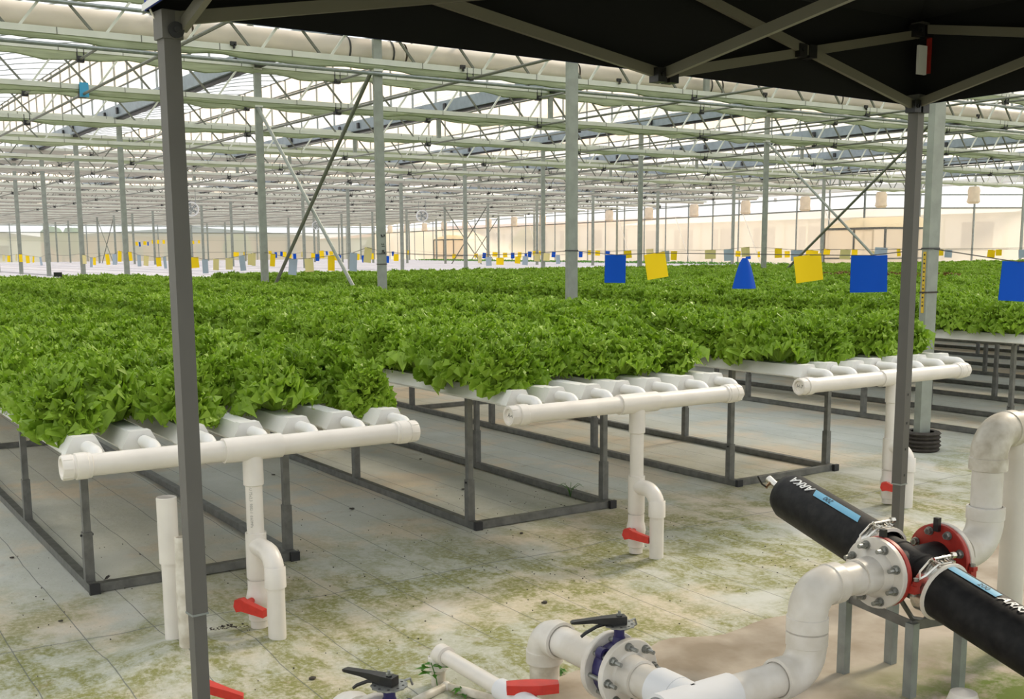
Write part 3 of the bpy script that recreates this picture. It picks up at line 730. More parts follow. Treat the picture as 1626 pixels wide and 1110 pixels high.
# ------------------------------------------------------------------ drain manifolds
def pvc_T(m_, c, a, r, L_, d, L2): pass
def manifold(mi, x0, x1, xr_, yr, zc, nm, writing=None):
    y = 4.44; R_ = .044; rr = .036
    t = thing('drain_manifold', 'white drain manifold pipe on a riser in front of the '+nm, 'drain pipe', (xr_, y, 0), 'drain manifolds')
    MB().tube((x0+.05, y, zc), (x1-.05, y, zc), R_, 28).build('manifold_pipe', M['pvc'], t)
    for s_, xe in ((1, x0), (-1, x1)):
        m_ = MB(); e = Vector((xe, y, zc)); d = Vector((s_, 0, 0))
        m_.lathe(e, e+d, [(.012, .0), (.012, .032), (.0, .036), (.0, .046), (.005, .0485), (.040, .0495), (.042, .047), (.050, .047), (.052, .0525), (.093, .0525), (.096, .050), (.108, .050), (.112, R_)], 30, False)
        cap = m_.build('end_cap', M['pvc'], t, ang=25)
        rb = MB()
        for k in range(8):
            a = 2*PI*k/8; rb.box(e+d*.02+Vector((0, math.cos(a)*.0485, math.sin(a)*.0485)), (.034, .004, .004), Matrix.Rotation(a, 3, 'X'))
        rb.build('grip_ribs', M['pvc'], cap)
        if s_ == 1 and writing:
            V, F_ = text_mesh(writing, .030, .2); w = max(v.x for v in V); mm = MB(); mm.add([(xe+.0115, y+w/2-v.x, zc-.008+v.y) for v in V], F_); mm.build('handwriting', M['ink'], cap, label='black handwriting', smooth=False)
    m_ = MB(); m_.lathe((xr_-.125, y, zc), (xr_+.125, y, zc), [(0, R_), (0, .052), (.25, .052), (.25, R_)], 28, False)
    m_.lathe((xr_, y, zc-.01), (xr_, y, zc-.16), [(0, .040), (.03, .042), (.145, .043), (.15, rr)], 24, False); m_.build('tee', M['pvc'], t)
    MB().tube((xr_, y, .015), (xr_, y, zc-.1), rr, 24).build('riser_pipe', M['pvc'], t)
    # lower tee with side branch and return bend
    m_ = MB(); m_.lathe((xr_, y, .43), (xr_, y, .235), [(0, rr), (0, .0445), (.195, .0445), (.195, rr)], 24, False)
    m_.build('branch_tee', M['pvc'], t)
    zb = .375
    pts = [Vector((xr_, y, zb)), Vector((xr_, y-.06, zb))]+arc((xr_, yr, zb), (0, 1, 0), (0, 0, -1), .085, 8)+[Vector((xr_, yr, zb-.13))]
    m_ = MB(); m_.path(pts, .0405, 20); m_.lathe((xr_, yr, zb-.045), (xr_, yr, zb-.135), [(0, .040), (.006, .0435), (.088, .044), (.09, .037)], 22, False); m_.build('bend', M['pvc'], t)
    MB().tube((xr_, yr, -.01), (xr_, yr, zb-.1), .037, 22).build('branch_pipe', M['pvc'], t)
    # ball valve with red handle
    v = MB(); v.lathe((xr_, y, .225), (xr_, y, .045), [(0, .036), (0, .043), (.04, .043), (.055, .047), (.085, .052), (.11, .047), (.125, .043), (.175, .043), (.18, .036)], 24, False)
    vb = v.build('ball_valve', M['pvc'], t)
    h = MB(); d = Vector((-.80, -.60, 0)).normalized(); u = Vector((.60, -.80, 0)); c = Vector((xr_, y, .145))+d*.052
    h.lathe(c-d*.02, c+d*.035, [(0, .014), (.055, .014)], 10)
    z = Vector((0, 0, 1)); base = c+d*.035
    h.prism([base-u*.040+z*.018, base-u*.046-z*.010, base-u*.034-z*.034, base-u*.01-z*.028, base+u*.095-z*.046, base+u*.095-z*.014, base+u*.01+z*.014, base-u*.012+z*.026], d*.032)
    h.build('handle', M['red'], vb, label='red lever handle', smooth=False)
    return t
m1 = manifold(0, .873, 2.408, 1.632, 4.235, .792, 'bed nearest the left edge')
manifold(1, 2.914, 4.441, 3.717, 4.275, .815, 'second bed from the left', 'A-4')
manifold(2, 4.924, 6.503, 5.77, 4.30, .812, 'third bed from the left', 'H-7')
# faint print down the riser of the first manifold
V, F_ = text_mesh('PVC-U 75x2.3  9002-1  0.63MPa', .017); mm = MB()
pa = math.radians(228)
for v_ in range(len(V)): pass
mm.add([(1.632+.0366*math.cos(pa+(v.y-.006)/.036), 4.44+.0366*math.sin(pa+(v.y-.006)/.036), .66-v.x*.9) for v in V], F_)
mm.build('printed_text', M['bolt'], m1, smooth=False)

# standpipe and weathered stub near the left canopy leg
t = thing('standpipe', 'open white standpipe rising behind the left canopy post', 'pipe', (1.245, 4.43, 0))
m_ = MB(); m_.lathe((1.262, 4.43, 0), (1.262, 4.43, 1), [(0, .033), (.46, .033)], 22, False); m_.build('lower_pipe', M['pvc'], t)
m_ = MB(); m_.lathe((1.262, 4.43, 0), (1.262, 4.43, 1), [(.36, .034), (.36, .040), (.40, .0405), (.63, .0405), (.632, .037), (.50, .036), (.50, .0)], 22, False); m_.build('upper_sleeve', M['pvc'], t)
MB().lathe((1.262, 4.27, 0), (1.262, 4.27, .55), [(0, .024), (.25, .026), (.5, .022), (.5, .018), (.3, .018)], 14, False).build('pipe_stub', M['pvc_old'], None, label='weathered whitish pipe stub close behind the left canopy post', cat='pipe')

# ------------------------------------------------------------------ lettuce
def lettuce_mesh(name, seed, material, n=27, R=.165, H=.20):
    r = random.Random(seed); V = []; F = []; A = []
    NU, NV = 12, 8
    for i in range(n):
        t = i/(n-1); az = i*2.39996+r.uniform(-.3, .3)
        reach = R*(1.0-.70*t)*r.uniform(.85, 1.12); hh = H*(.40+.60*t)*r.uniform(.85, 1.12); W = (.070-.018*t)*r.uniform(.85, 1.2)
        ca, sa = math.cos(az), math.sin(az); ph = r.uniform(0, 6); fr = r.uniform(6, 10); val = r.random(); b0 = len(V)
        droop = (1-t)**2*1.0
        for j in range(NV+1):
            v = j/NV; curl = min(1, max(0, v-.2)*1.7)
            for k in range(NU+1):
                u = -1+2*k/NU; alt = 1 if (k+j) % 2 else -1
                w = W*(.2+.98*math.sin(min(1, v)*PI*.56))
                cr_ = reach*(.10+.90*v**1.05)-.045*u*u*v
                cz = hh*math.sin(min(1, v*1.05)*PI/2)-droop*hh*max(0, v-.5)**1.15*1.9
                ruf = .020*(v**1.4)*(.3+.7*abs(u))*math.sin(fr*u+ph+v*2)
                e = .0145*curl
                rr = cr_+ruf*.5+alt*e*.6+r.uniform(-1, 1)*e
                zz = cz+ruf-.022*u*u*(1-t)*v+alt*e*.8+r.uniform(-1, 1)*e*.9+.01
                uu = u*w+r.uniform(-1, 1)*e*.8
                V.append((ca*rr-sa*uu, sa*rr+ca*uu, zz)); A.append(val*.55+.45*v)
        for j in range(NV):
            for k in range(NU):
                a = b0+j*(NU+1)+k; F.append((a, a+1, a+NU+2, a+NU+1))
        # frilled rim: many small curled lobes along the outer part of the leaf
        for q in range(30):
            j = r.choice((NV, NV, NV-1, NV-1, NV-2, NV-3)); k = r.randrange(NU+1); j = min(NV, j); c = Vector(V[b0+j*(NU+1)+k])
            if k < NU: c = c.lerp(Vector(V[b0+j*(NU+1)+k+1]), r.random())
            c += Vector((r.uniform(-1, 1), r.uniform(-1, 1), r.uniform(-.3, 1)))*.008
            e1 = Vector((r.uniform(-1, 1), r.uniform(-1, 1), r.uniform(-.7, .7))).normalized()*r.uniform(.006, .011)
            e2 = Vector((r.uniform(-1, 1), r.uniform(-1, 1), r.uniform(.0, 1.2))).normalized()*r.uniform(.006, .012)
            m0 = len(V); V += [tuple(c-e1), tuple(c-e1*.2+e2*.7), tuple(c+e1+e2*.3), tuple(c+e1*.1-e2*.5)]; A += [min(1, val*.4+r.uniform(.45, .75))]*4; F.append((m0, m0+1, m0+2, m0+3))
    me = bpy.data.meshes.new(name); me.from_pydata(V, [], F); me.materials.append(material)
    at = me.attributes.new('leaf', 'FLOAT', 'POINT'); at.data.foreach_set('value', A); me.update(); return me
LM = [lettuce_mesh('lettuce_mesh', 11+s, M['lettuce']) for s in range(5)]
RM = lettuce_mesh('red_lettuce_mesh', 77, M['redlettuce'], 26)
spots = []
PY = .205
for bi, (xl, xr, xc0, pitch, nm) in enumerate(BEDS):
    for c in range(NCH):
        x = xc0+pitch*c
        ys0 = Y0B+(.235 if bi < 3 else .75)
        j = 0; y = ys0+(c % 2)*.08
        while y < Y1B-.2:
            spots.append((x+rnd.uniform(-.012, .012), y+rnd.uniform(-.02, .02), bi, c, j)); y += PY; j += 1
def inview(x, y):
    d = Vector((x, y, 1.0))-CAM; z = d.dot(fw); u = CXP+FPX*d.dot(rt)/z; w = CYP-FPX*d.dot(up)/z
    return -420 < u < 2050 and w < 1100
cand = sorted([s for s in spots if -60 < (lambda d: CXP+FPX*d.dot(rt)/d.dot(fw))(Vector((s[0], s[1], 1.0))-CAM) < 1690], key=lambda s: depth((s[0], s[1], .9)))
keep = set(cand[:300]); protos = []
def skip(s):   # bare places the photograph shows
    x, y, bi, c, j = s
    if bi == 0 and j == 0 and c in (3, 4, 5, 6): return c in (3, 5)
    if bi == 1 and 16.6 < y < 18.6 and 3 <= c: return True
    if bi == 1 and j == 0 and c in (2,): return True
    if bi == 0 and 7.9 < y < 8.3 and c == 6: return True
    return False
lb = {0: 'bed nearest the left edge', 1: 'second bed', 2: 'third bed', 3: 'bed behind the right canopy post'}
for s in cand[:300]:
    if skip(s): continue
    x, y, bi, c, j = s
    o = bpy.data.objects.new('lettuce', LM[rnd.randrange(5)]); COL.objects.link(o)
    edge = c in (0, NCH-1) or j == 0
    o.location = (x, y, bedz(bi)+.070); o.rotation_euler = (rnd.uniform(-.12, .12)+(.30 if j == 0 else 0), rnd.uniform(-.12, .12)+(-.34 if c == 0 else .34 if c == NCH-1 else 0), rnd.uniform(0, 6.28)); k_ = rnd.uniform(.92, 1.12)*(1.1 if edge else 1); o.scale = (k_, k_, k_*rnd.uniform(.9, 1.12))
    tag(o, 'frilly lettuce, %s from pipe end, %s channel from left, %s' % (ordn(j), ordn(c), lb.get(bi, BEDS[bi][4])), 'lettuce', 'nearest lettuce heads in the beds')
    if len(protos) < 5 and all(p.data != o.data for p in protos): protos.append(o)
ro = bpy.data.objects.new('red_lettuce', RM); COL.objects.link(ro); ro.location = (17.2, 14.7, .90)
tag(ro, 'red-brown lettuce at the near right end of the brown patch', 'lettuce')
def scatter(name, pts, srcs, label, sc=(.86, 1.12)):
    me = bpy.data.meshes.new(name); me.from_pydata(pts, [], []); o = bpy.data.objects.new(name, me); COL.objects.link(o)
    tag(o, label, 'lettuce', kind='stuff')
    ng = bpy.data.node_groups.new(name+'_nodes', 'GeometryNodeTree')
    ng.interface.new_socket(name='Geometry', in_out='INPUT', socket_type='NodeSocketGeometry'); ng.interface.new_socket(name='Geometry', in_out='OUTPUT', socket_type='NodeSocketGeometry')
    N = ng.nodes; L = ng.links; gi = N.new('NodeGroupInput'); go = N.new('NodeGroupOutput')
    jo = N.new('GeometryNodeJoinGeometry')
    for s_ in srcs:
        oi = N.new('GeometryNodeObjectInfo'); oi.inputs['Object'].default_value = s_; oi.inputs['As Instance'].default_value = True; oi.transform_space = 'ORIGINAL'; L.new(oi.outputs['Geometry'], jo.inputs[0])
    ip = N.new('GeometryNodeInstanceOnPoints'); L.new(gi.outputs[0], ip.inputs['Points']); L.new(jo.outputs[0], ip.inputs['Instance']); ip.inputs['Pick Instance'].default_value = True
    def rv(typ, a, b_, seed):
        n = N.new('FunctionNodeRandomValue'); n.data_type = typ
        i0 = {'FLOAT': (2, 3), 'INT': (4, 5), 'FLOAT_VECTOR': (0, 1)}[typ]; n.inputs[i0[0]].default_value = a; n.inputs[i0[1]].default_value = b_; n.inputs['Seed'].default_value = seed
        return n.outputs[{'FLOAT': 1, 'INT': 2, 'FLOAT_VECTOR': 0}[typ]]
    L.new(rv('INT', 0, max(0, len(srcs)-1), 3), ip.inputs['Instance Index'])
    L.new(rv('FLOAT_VECTOR', (-.14, -.14, 0), (.14, .14, 6.28), 5), ip.inputs['Rotation'])
    L.new(rv('FLOAT', sc[0], sc[1], 9), ip.inputs['Scale'])
    L.new(ip.outputs[0], go.inputs[0]); md = o.modifiers.new('scatter', 'NODES'); md.node_group = ng; return o
rest = [s for s in spots if s not in keep and not skip(s) and inview(s[0], s[1])]
def isred(s): return s[2] in (7,) and 12.2 < s[1] < 15.2
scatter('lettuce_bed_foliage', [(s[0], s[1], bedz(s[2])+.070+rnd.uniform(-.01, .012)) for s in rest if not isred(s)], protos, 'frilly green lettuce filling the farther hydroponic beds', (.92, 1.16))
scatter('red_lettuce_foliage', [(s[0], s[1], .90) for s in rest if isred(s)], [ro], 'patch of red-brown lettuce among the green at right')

# ------------------------------------------------------------------ sticky trap cards
CARDS = """977 427 34 44 B;1042 422 34 40 Y;1284 426 44 42 Y;1380 435 61 58 B;1612 447 48 62 B
465 424 13 25 G;491 421 14 21 P;526 418 11 24 Y;561 416 12 29 G;584 405 12 24 P;403 412 6 20 P;433 413 8 20 Y;399 412 12 18 P;385 418 9 24 G;364 419 11 18 P;343 420 9 18 P;326 423 9 22 G;308 417 17 17 Y
262 417 5 19 G;252 416 8 14 Y;232 414 8 16 P;221 414 6 18 G;207 407 6 14 Y;190 407 6 17 Y;182 412 7 17 G;171 412 6 17 Y;150 415 5 12 Y;145 417 4 15 G;134 412 6 14 P;137 404 2 5 B;65 415 4 13 G;53 412 3 10 Y;44 412 6 12 Y;33 410 5 12 Y;26 409 3 10 P;14 411 5 10 Y;6 410 5 10 P
769 406 6 9 B;775 404 5 8 Y;776 415 9 14 G;762 412 6 11 P;786 404 8 7 Y;794 415 12 11 Y;802 405 7 7 Y;814 406 6 9 B;825 405 6 9 Y;822 413 9 11 Y;834 414 9 14 G;835 405 4 5 B;841 404 6 9 B;849 402 6 7 Y;853 409 9 12 P;868 408 10 12 P;858 402 5 7 Y;879 404 6 9 B;886 412 7 14 G;922 404 6 9 B;936 401 5 7 Y;949 402 8 8 Y;965 401 7 5 B;997 404 12 12 Y
1032 400 12 9 P;1057 407 12 17 G;1070 406 10 14 Y;1128 404 17 14 P;1157 405 15 18 G;1172 403 8 9 Y;1184 400 13 15 P;1188 409 8 5 B;1205 404 4 9 Y;1236 402 12 15 Y;1250 404 8 10 Y;1265 406 19 17 G;1289 404 20 13 Y;1313 400 10 9 Y;1342 404 16 15 P;1357 401 9 10 Y;1386 404 8 9 P;1399 399 20 12 G;1427 401 6 12 Y;1494 401 8 10 Y;1506 403 13 12 G;1574 403 12 12 Y;1586 401 10 10 Y;1622 403 10 13 G
429 401 5 5 Y;438 405 4 9 B;447 403 4 7 B;452 404 6 8 Y;461 407 4 7 Y;468 407 5 8 B;480 404 4 8 P;497 406 6 8 Y;504 409 6 11 B;511 404 7 12 Y;519 402 3 6 B;526 402 6 6 Y;534 409 5 9 Y;539 410 5 10 B;568 408 6 10 Y;578 411 7 11 B;591 407 5 10 Y;615 412 6 11 B;624 403 4 7 B;629 409 8 11 Y;647 401 4 7 Y;721 407 6 7 Y;738 408 4 8 B;756 406 6 6 Y;375 404 9 7 Y;389 403 5 6 Y
217 387 4 6 Y;222 388 3 7 B;230 386 5 6 Y;235 387 2 6 B;244 384 6 6 Y;251 384 4 6 Y;260 384 4 6 Y;300 385 3 7 B;307 385 3 5 Y;316 384 3 5 Y;323 384 3 4 Y"""
cl = []
for ln_ in CARDS.replace('\n', ';').split(';'):
    a = ln_.split(); cl.append((int(a[0]), int(a[1]), int(a[2]), int(a[3]), a[4]))
cl.sort(); cnt = {}; ctops = {}
CM = {'B': ('blue', M['blue']), 'Y': ('bright yellow', M['yellow']), 'P': ('pale yellow', M['pale']), 'G': ('faded grey-blue', M['grey'])}
special = {977: 'blue sticky card just right of the middle column', 1042: 'large yellow sticky card tilted beside the blue one', 1284: 'large yellow sticky card hanging between the two right-hand blue cards',
           1380: 'largest blue sticky card hanging left of the canopy post', 1612: 'blue sticky card at the right edge of the picture'}
for (px, py, w, h, c) in cl:
    r = ray(px, py); best = None
    for X in (7.6, 20.43, 33.27):
        dpt = X/r.x; e = abs(math.log(dpt/(.27*FPX/h)))
        if h > 6 and py > 395 or X == 33.27:
            if best is None or e < best[0]: best = (e, X, dpt)
    X = best[1]
    if px in special: X = 7.6
    dpt = X/r.x; p = CAM+r*dpt; W_ = w*dpt/FPX; H_ = h*dpt/FPX
    if py < 390: dpt = 84/r.y; p = CAM+r*dpt; W_ = w*dpt/FPX; H_ = h*dpt/FPX; X = 99
    if H_ > .42: k_ = .42/H_; W_ *= k_; H_ *= k_
    ctops.setdefault(X, []).append(p+Vector((0, 0, H_/2)))
    nm_, m_ = CM[c]; cnt[c] = cnt.get(c, 0)+1
    # card plane roughly across the line of sight, with its own twist and tilt
    big_ = px in special
    yaw = YAW+(rnd.uniform(-.25, .25) if big_ else rnd.uniform(-.3, .3)); tilt = {977: -.02, 1042: .16, 1284: .13, 1380: .01, 1612: -.06}.get(px, rnd.uniform(-.12, .12))
    q = MB(); ux = Vector((math.cos(yaw), -math.sin(yaw), 0)); n_ = Vector((math.sin(yaw), math.cos(yaw), 0)); uz = Vector((0, 0, 1))
    cc, ss = math.cos(tilt), math.sin(tilt); e1 = ux*cc+uz*ss; e2 = -ux*ss+uz*cc
    K = 5; g_ = []
    for th in (0, .004):
        for j in range(K+1):
            for i in range(K+1):
                a, b_ = i/K-.5, j/K-.5; g_.append(p+e1*(a*W_)+e2*(b_*H_)+n_*(th+.05*W_*math.cos(a*PI*1.3+px)*(b_+.5)))
    q.add(g_, [(o_+j*(K+1)+i, o_+j*(K+1)+i+1, o_+(j+1)*(K+1)+i+1, o_+(j+1)*(K+1)+i) for o_ in (0, (K+1)**2) for j in range(K) for i in range(K)])
    near = X == 7.6
    lab = special.get(px) or '%s sticky trap card, %s of its colour from the left' % (nm_, ordn(cnt[c]-1))
    q.build('sticky_card', m_, None, org=tuple(p+e2*(H_/2)), label=lab, cat='sticky card', group='%s sticky trap cards' % nm_)
# folded blue card, bent over the wire
p = CAM+ray(1183, 436)*(7.6/ray(1183, 436).x); q = MB(); dd = depth(p); e1 = Vector((math.cos(YAW), -math.sin(YAW), 0)); n_ = Vector((math.sin(YAW), math.cos(YAW), 0)); s_ = dd/FPX
T_ = p+Vector((0, 0, 26*s_)); g_ = []
for j in range(7):
    v = j/6
    for i in range(9):
        u = -1+2*i/8; ww = (3+15*v**.7)*s_; g_.append(T_-Vector((0, 0, 48*s_*v))+e1*(u*ww-(2*s_ if u < 0 else 0))+n_*(-.09*(1-u*u)*(.3+.7*v)))
q.add(g_, [(j*9+i, j*9+i+1, (j+1)*9+i+1, (j+1)*9+i) for j in range(6) for i in range(8)])
q.build('sticky_card', M['blue'], None, org=tuple(T_), label='blue sticky card folded into a cone, hanging between the large yellow cards', cat='sticky card', group='blue sticky trap cards')
# wires they hang on
def wire(pts, lab, r=.004): MB().path(pts, r, 5).build('card_wire', M['wire'], None, label=lab, cat='wire', group='wires the cards hang on')
def sag(a, b_, d, n=12): return [Vector(a).lerp(Vector(b_), i/n)-Vector((0, 0, d*4*(i/n)*(1-i/n))) for i in range(n+1)]
x7 = 7.6
for i, y in enumerate(ROWS[0:12]):
    ps = sorted([q_ for q_ in ctops[7.6] if y+.15 < q_.y < y+BAY-.15], key=lambda q_: q_.y)
    wire([Vector((x7, y, 1.6))]+ps+[Vector((x7, y+BAY, 1.60))] if ps else sag((x7, y, 1.6), (x7, y+BAY, 1.60), .05), 'thin card wire between near row columns, %s bay' % ordn(i))
for X, nm, e0, e1 in ((20.43, 'along the second row of columns', (20.43, 12, 1.6), (20.43, 92, 1.6)), (33.27, 'along the third row of columns', (33.27, 32, 1.6), (33.27, 96, 1.6)), (99, 'high across the far left beds', (14, 84, 2.5), (37, 84, 2.5))):
    ps = sorted(ctops.get(X, []), key=lambda q_: q_.x+q_.y)
    wire([Vector(e0)]+ps+[Vector(e1)], 'thin card wire '+nm, .004)
for y, z in ((10.256, 1.60), (5.552, 1.60), (5.552, 1.26), (14.96, 1.57), (14.96, 1.42)):
    m_ = MB(); m_.bb((x7-.07, y-.035, z-.006), (x7+.07, y+.035, z+.006)); m_.build('wire_tie', M['wire'] if z > 1.5 else M['rubber'], None, label='dark wire tied round the column %s' % ('at the right, upper' if y < 6 and z > 1.5 else 'at the right, lower' if y < 6 else 'in the middle' if y < 11 else 'with handwriting, upper' if z > 1.5 else 'with handwriting, lower'), cat='wire tie')
# handwriting on the third column, yellow tape on the near right column
o = [ob for ob in bpy.data.objects if ob.name.startswith('steel_column') and abs(ob.location.x-7.6) < .01]
def near_col(y): return min(o, key=lambda ob: abs(ob.location.y-y))
m_ = MB()
V, F_ = text_mesh('K', .05)
for k, (dx, dz, strokes) in enumerate(((0, 1.83, ((-.02, .02, .0, -.02), (0, -.02, .03, .02), (-.03, .02, -.02, -.02), (.02, .025, .035, -.01))), (0, 1.70, ((-.02, .02, -.015, .0), (.01, .02, .015, .0), (-.02, -.02, .03, -.02))), (0, 1.60, ((-.02, .02, .02, .02), (-.02, .0, .03, -.01), (-.01, .02, -.02, -.03), (.0, .01, .03, -.03), (.01, .02, .01, -.03))))):
    for a in strokes: m_.bar((7.6+.01+a[0], 14.96-.033, dz+a[1]), (7.6+.01+a[2], 14.96-.033, dz+a[3]), .006, .008)
m_.build('handwriting', M['ink'], near_col(14.96), label='black handwritten characters', smooth=False)
m_ = MB(); m_.bb((7.6-.069, 5.552-.012, 1.10), (7.6-.0655, 5.552+.013, 1.575)); tp = m_.build('printed_tape', M['tape'], near_col(5.55), label='yellow printed tape')
m_ = MB()
for k in range(13): m_.bb((7.6-.0705, 5.552-.006, 1.545-k*.033), (7.6-.0695, 5.552+.007, 1.558-k*.033-.006*(k % 2)))
m_.build('print_marks', M['ink'], tp)
# ring stack round the foot of that column
t = thing('rubber_rings', 'stack of muddy black rubber rings round the foot of the right column', 'rubber rings', (7.6, 5.552, 0))
rg = MB().lathe((7.6, 5.552, .0), (7.6, 5.552, 1), [(.004, .09), (.0, .13), (.016, .145), (.03, .13), (.028, .09)], 20, False).build('ring', M['rubber'], t)
for k in range(1, 5): inst(rg, t, (rnd.uniform(-.008, .008), rnd.uniform(-.008, .008), .032*k))

# ------------------------------------------------------------------ pump/filter assembly: pipe runs
def bolts(parent, c, axis, R_, n, r=.012, L_=.05, ph=.2, both=False):
    """bolt = hex nut + stud end on a flange face"""
    c = Vector(c); axis = Vector(axis).normalized(); u, v = MB().frame(axis); src = None
    for k in range(n):
        a = ph+2*PI*k/n; off = u*(R_*math.cos(a))+v*(R_*math.sin(a)); p = c+off
        if src is None:
            m_ = MB(); m_.lathe(p, p+axis, [(0, r*1.25), (.004, r*1.25)], 12); m_.lathe(p, p+axis, [(.004, r), (.018, r)], 6); m_.lathe(p, p+axis, [(.018, r*.62), (L_, r*.62)], 8)
            src = m_.build('bolt', M['bolt'], parent, smooth=False); o0 = off
        else: inst(src, parent, off-o0)
PB = .056; FB = .066      # big pipe / fitting radius
def ring(m_, c, ax, r0, r1, w, n=28):
    c = Vector(c); ax = Vector(ax).normalized(); m_.lathe(c-ax*w/2, c+ax*w/2, [(0, r0), (0, r1), (w, r1), (w, r0)], n, False)
def bend(m_, c, a, b_, R_, r, leg=.0, n=10):
    c, a, b_ = Vector(c), Vector(a), Vector(b_); pts = [c+a*(R_+leg)]+arc(c, a, b_, R_, n)+[c+b_*(R_+leg)]
    m_.path(pts, r, 26)
    for e in (a, b_):
        q = c+e*(R_+leg-.045); m_.lathe(q, q+e, [(0, r-.001), (.003, r+.0035), (.048, r+.0035), (.051, r-.006)], 26, False)
Z = Vector((0, 0, 1)); X_ = Vector((1, 0, 0)); Y_ = Vector((0, 1, 0))
def flange(parent, c, ax, R_, w, m='pvc_big', nm='flange', inner=.05):
    q = MB(); c = Vector(c); ax = Vector(ax).normalized(); q.lathe(c-ax*w/2, c+ax*w/2, [(0, inner), (0, R_-.003), (.003, R_), (w-.003, R_), (w, R_-.003), (w, inner)], 36, False); return q.build(nm, M[m], parent, ang=30)
# supply line A: elbow out of the ground, butterfly valve, tee, run to the riser elbow
xa, za = 2.28, .205
t = thing('supply_pipe', 'large white pipe rising from the ground and running under the butterfly valve', 'pipe', (xa, 3.24, 0), 'large supply pipes')
m_ = MB(); bend(m_, (xa, 3.24, za), -Y_, -Z, .075, FB, .03); el_ = m_.build('elbow', M['pvc_big'], t)
MB().tube((xa, 3.24, -.01), (xa, 3.24, .12), PB, 26).build('ground_stub', M['pvc_old'], t)
MB().tube((xa, 3.15, za), (xa, 2.87, za), PB, 26).build('pipe', M['pvc_big'], t)
m_ = MB(); ring(m_, (xa, 2.895, za), Y_, PB, FB, .07); m_.build('flange_socket', M['pvc_big'], t)
f1 = flange(t, (xa, 2.853, za), Y_, .120, .024)
f2 = flange(t, (xa, 2.757, za), Y_, .120, .024)
m_ = MB(); q0 = Vector((xa, 2.745, za)); m_.lathe(q0, q0-Y_, [(0, .078), (.004, .070), (.05, FB), (.06, FB), (.062, PB+.001)], 28, False); m_.build('flange_socket', M['pvc_big'], t)
MB().tube((xa, 2.73, za), (xa, 2.45, za), PB, 26).build('pipe', M['pvc_big'], t)
bolts(t, (xa, 2.745, za), -Y_, .098, 8, .012, .045, .1)
sd_ = None
for k in range(8):
    a = .1+2*PI*k/8; u, v = MB().frame(-Y_); p = Vector((xa, 2.845, za))+u*(.098*math.cos(a))+v*(.098*math.sin(a))
    if sd_ is None: sd_ = MB().tube(p, p-Y_*.08, .008, 8).build('stud', M['bolt'], t, smooth=False); p0 = p
    else: inst(sd_, t, p-p0)
m_ = MB(); ring(m_, (xa, 2.555, za), Y_, PB, FB+.002, .10); m_.lathe((xa-.14, 2.44, za), (xa+.16, 2.44, za), [(0, PB), (0, FB), (.30, FB), (.30, PB)], 26, False); m_.tube((xa, 2.52, za), (xa, 2.44, za), FB, 26)
m_.build('tee', M['white'], t, label='whiter tee fitting')
t0 = t
# butterfly valve A
def butterfly(x, y, z, lever_dir, lab, zp=.36):
    t = thing('butterfly_valve', lab, 'valve', (x, y, z), 'butterfly valves')
    m_ = MB(); m_.lathe((x, y-.035, z), (x, y+.035, z), [(0, .055), (0, .088), (.01, .094), (.06, .094), (.07, .088), (.07, .055)], 28, False); m_.build('body', M['navy'], t)
    lug = MB()
    for k in (1, 3): 
        a = PI*k/4; c = Vector((x+.098*math.cos(a), y, z+.098*math.sin(a))); ring(lug, c, Y_, .011, .021, .03, 14)
    lug.build('lug', M['navy'], t)
    m_ = MB(); m_.lathe((x, y, z+.085), (x, y, zp), [(0, .026), (.03, .020), (.03, .018), (zp-z-.085-.01, .018), (zp-z-.085-.01, .034), (zp-z-.085, .034)], 12); m_.build('neck', M['navy'], t)
    m_ = MB(); n = 26; P = []
    for k in range(n): r = .056 if k % 2 else .052; P.append((x+r*math.cos(2*PI*k/n), y+r*math.sin(2*PI*k/n), zp))
    m_.prism(P, (0, 0, .004)); pl = m_.build('notch_plate', M['bolt'], t, smooth=False)
    m_ = MB()
    for k in range(9): a = 2*PI*k/9; m_.lathe((x+.042*math.cos(a), y+.042*math.sin(a), zp+.0035), (x+.042*math.cos(a), y+.042*math.sin(a), zp+.005), [(0, .0045), (.001, .0045)], 8)
    m_.build('notch_holes', M['ink'], pl)
    MB().path([(x+.05, y+.01, zp), (x+.075, y+.01, zp+.004), (x+.083, y+.01, zp-.018)], .004, 6).build('hook', M['bolt'], t)
    d = Vector(lever_dir).normalized(); u = Z.cross(d); c = Vector((x, y, zp+.018)); K_ = .74
    lv = MB(); s_ = c-d*.022
    def sec(p, w, h, dz=0): return [p+u*w+Z*(h+dz), p-u*w+Z*(h+dz), p-u*w+Z*(-h+dz), p+u*w+Z*(-h+dz)]
    secs = [sec(s_, .018, .013), sec(s_+d*.04, .019, .014), sec(s_+d*.085, .014, .010, .003), sec(s_+d*.12, .013, .007, .004), sec(s_+d*.182, .012, .0045, .003), sec(s_+d*.19, .008, .003, .002)]
    P = [p for q in secs for p in q]; n = len(secs)
    lv.add(P, [(0, 1, 2, 3), tuple(4*(n-1)+k for k in (3, 2, 1, 0))]+[(4*i+k, 4*i+4+k, 4*i+4+(k+1) % 4, 4*i+(k+1) % 4) for i in range(n-1) for k in range(4)])
    lever = lv.build('lever', M['black_plastic'], t, smooth=False)
    tr = MB(); tr.path([s_+d*.06-Z*.008, s_+d*.10-Z*.018, s_+d*.14-Z*.038, s_+d*.155-Z*.05], [.007, .006, .006, .005], 6); tr.build('trigger', M['black_plastic'], t)
    MB().lathe(c+Z*.015, c+Z*.03, [(0, .010), (.006, .010), (.006, .005), (.015, .005)], 6).build('top_bolt', M['bolt'], t)
    return t
bv = butterfly(xa, 2.805, za, (-.93, .36, 0), 'dark blue butterfly valve with black lever between the two white flanges')
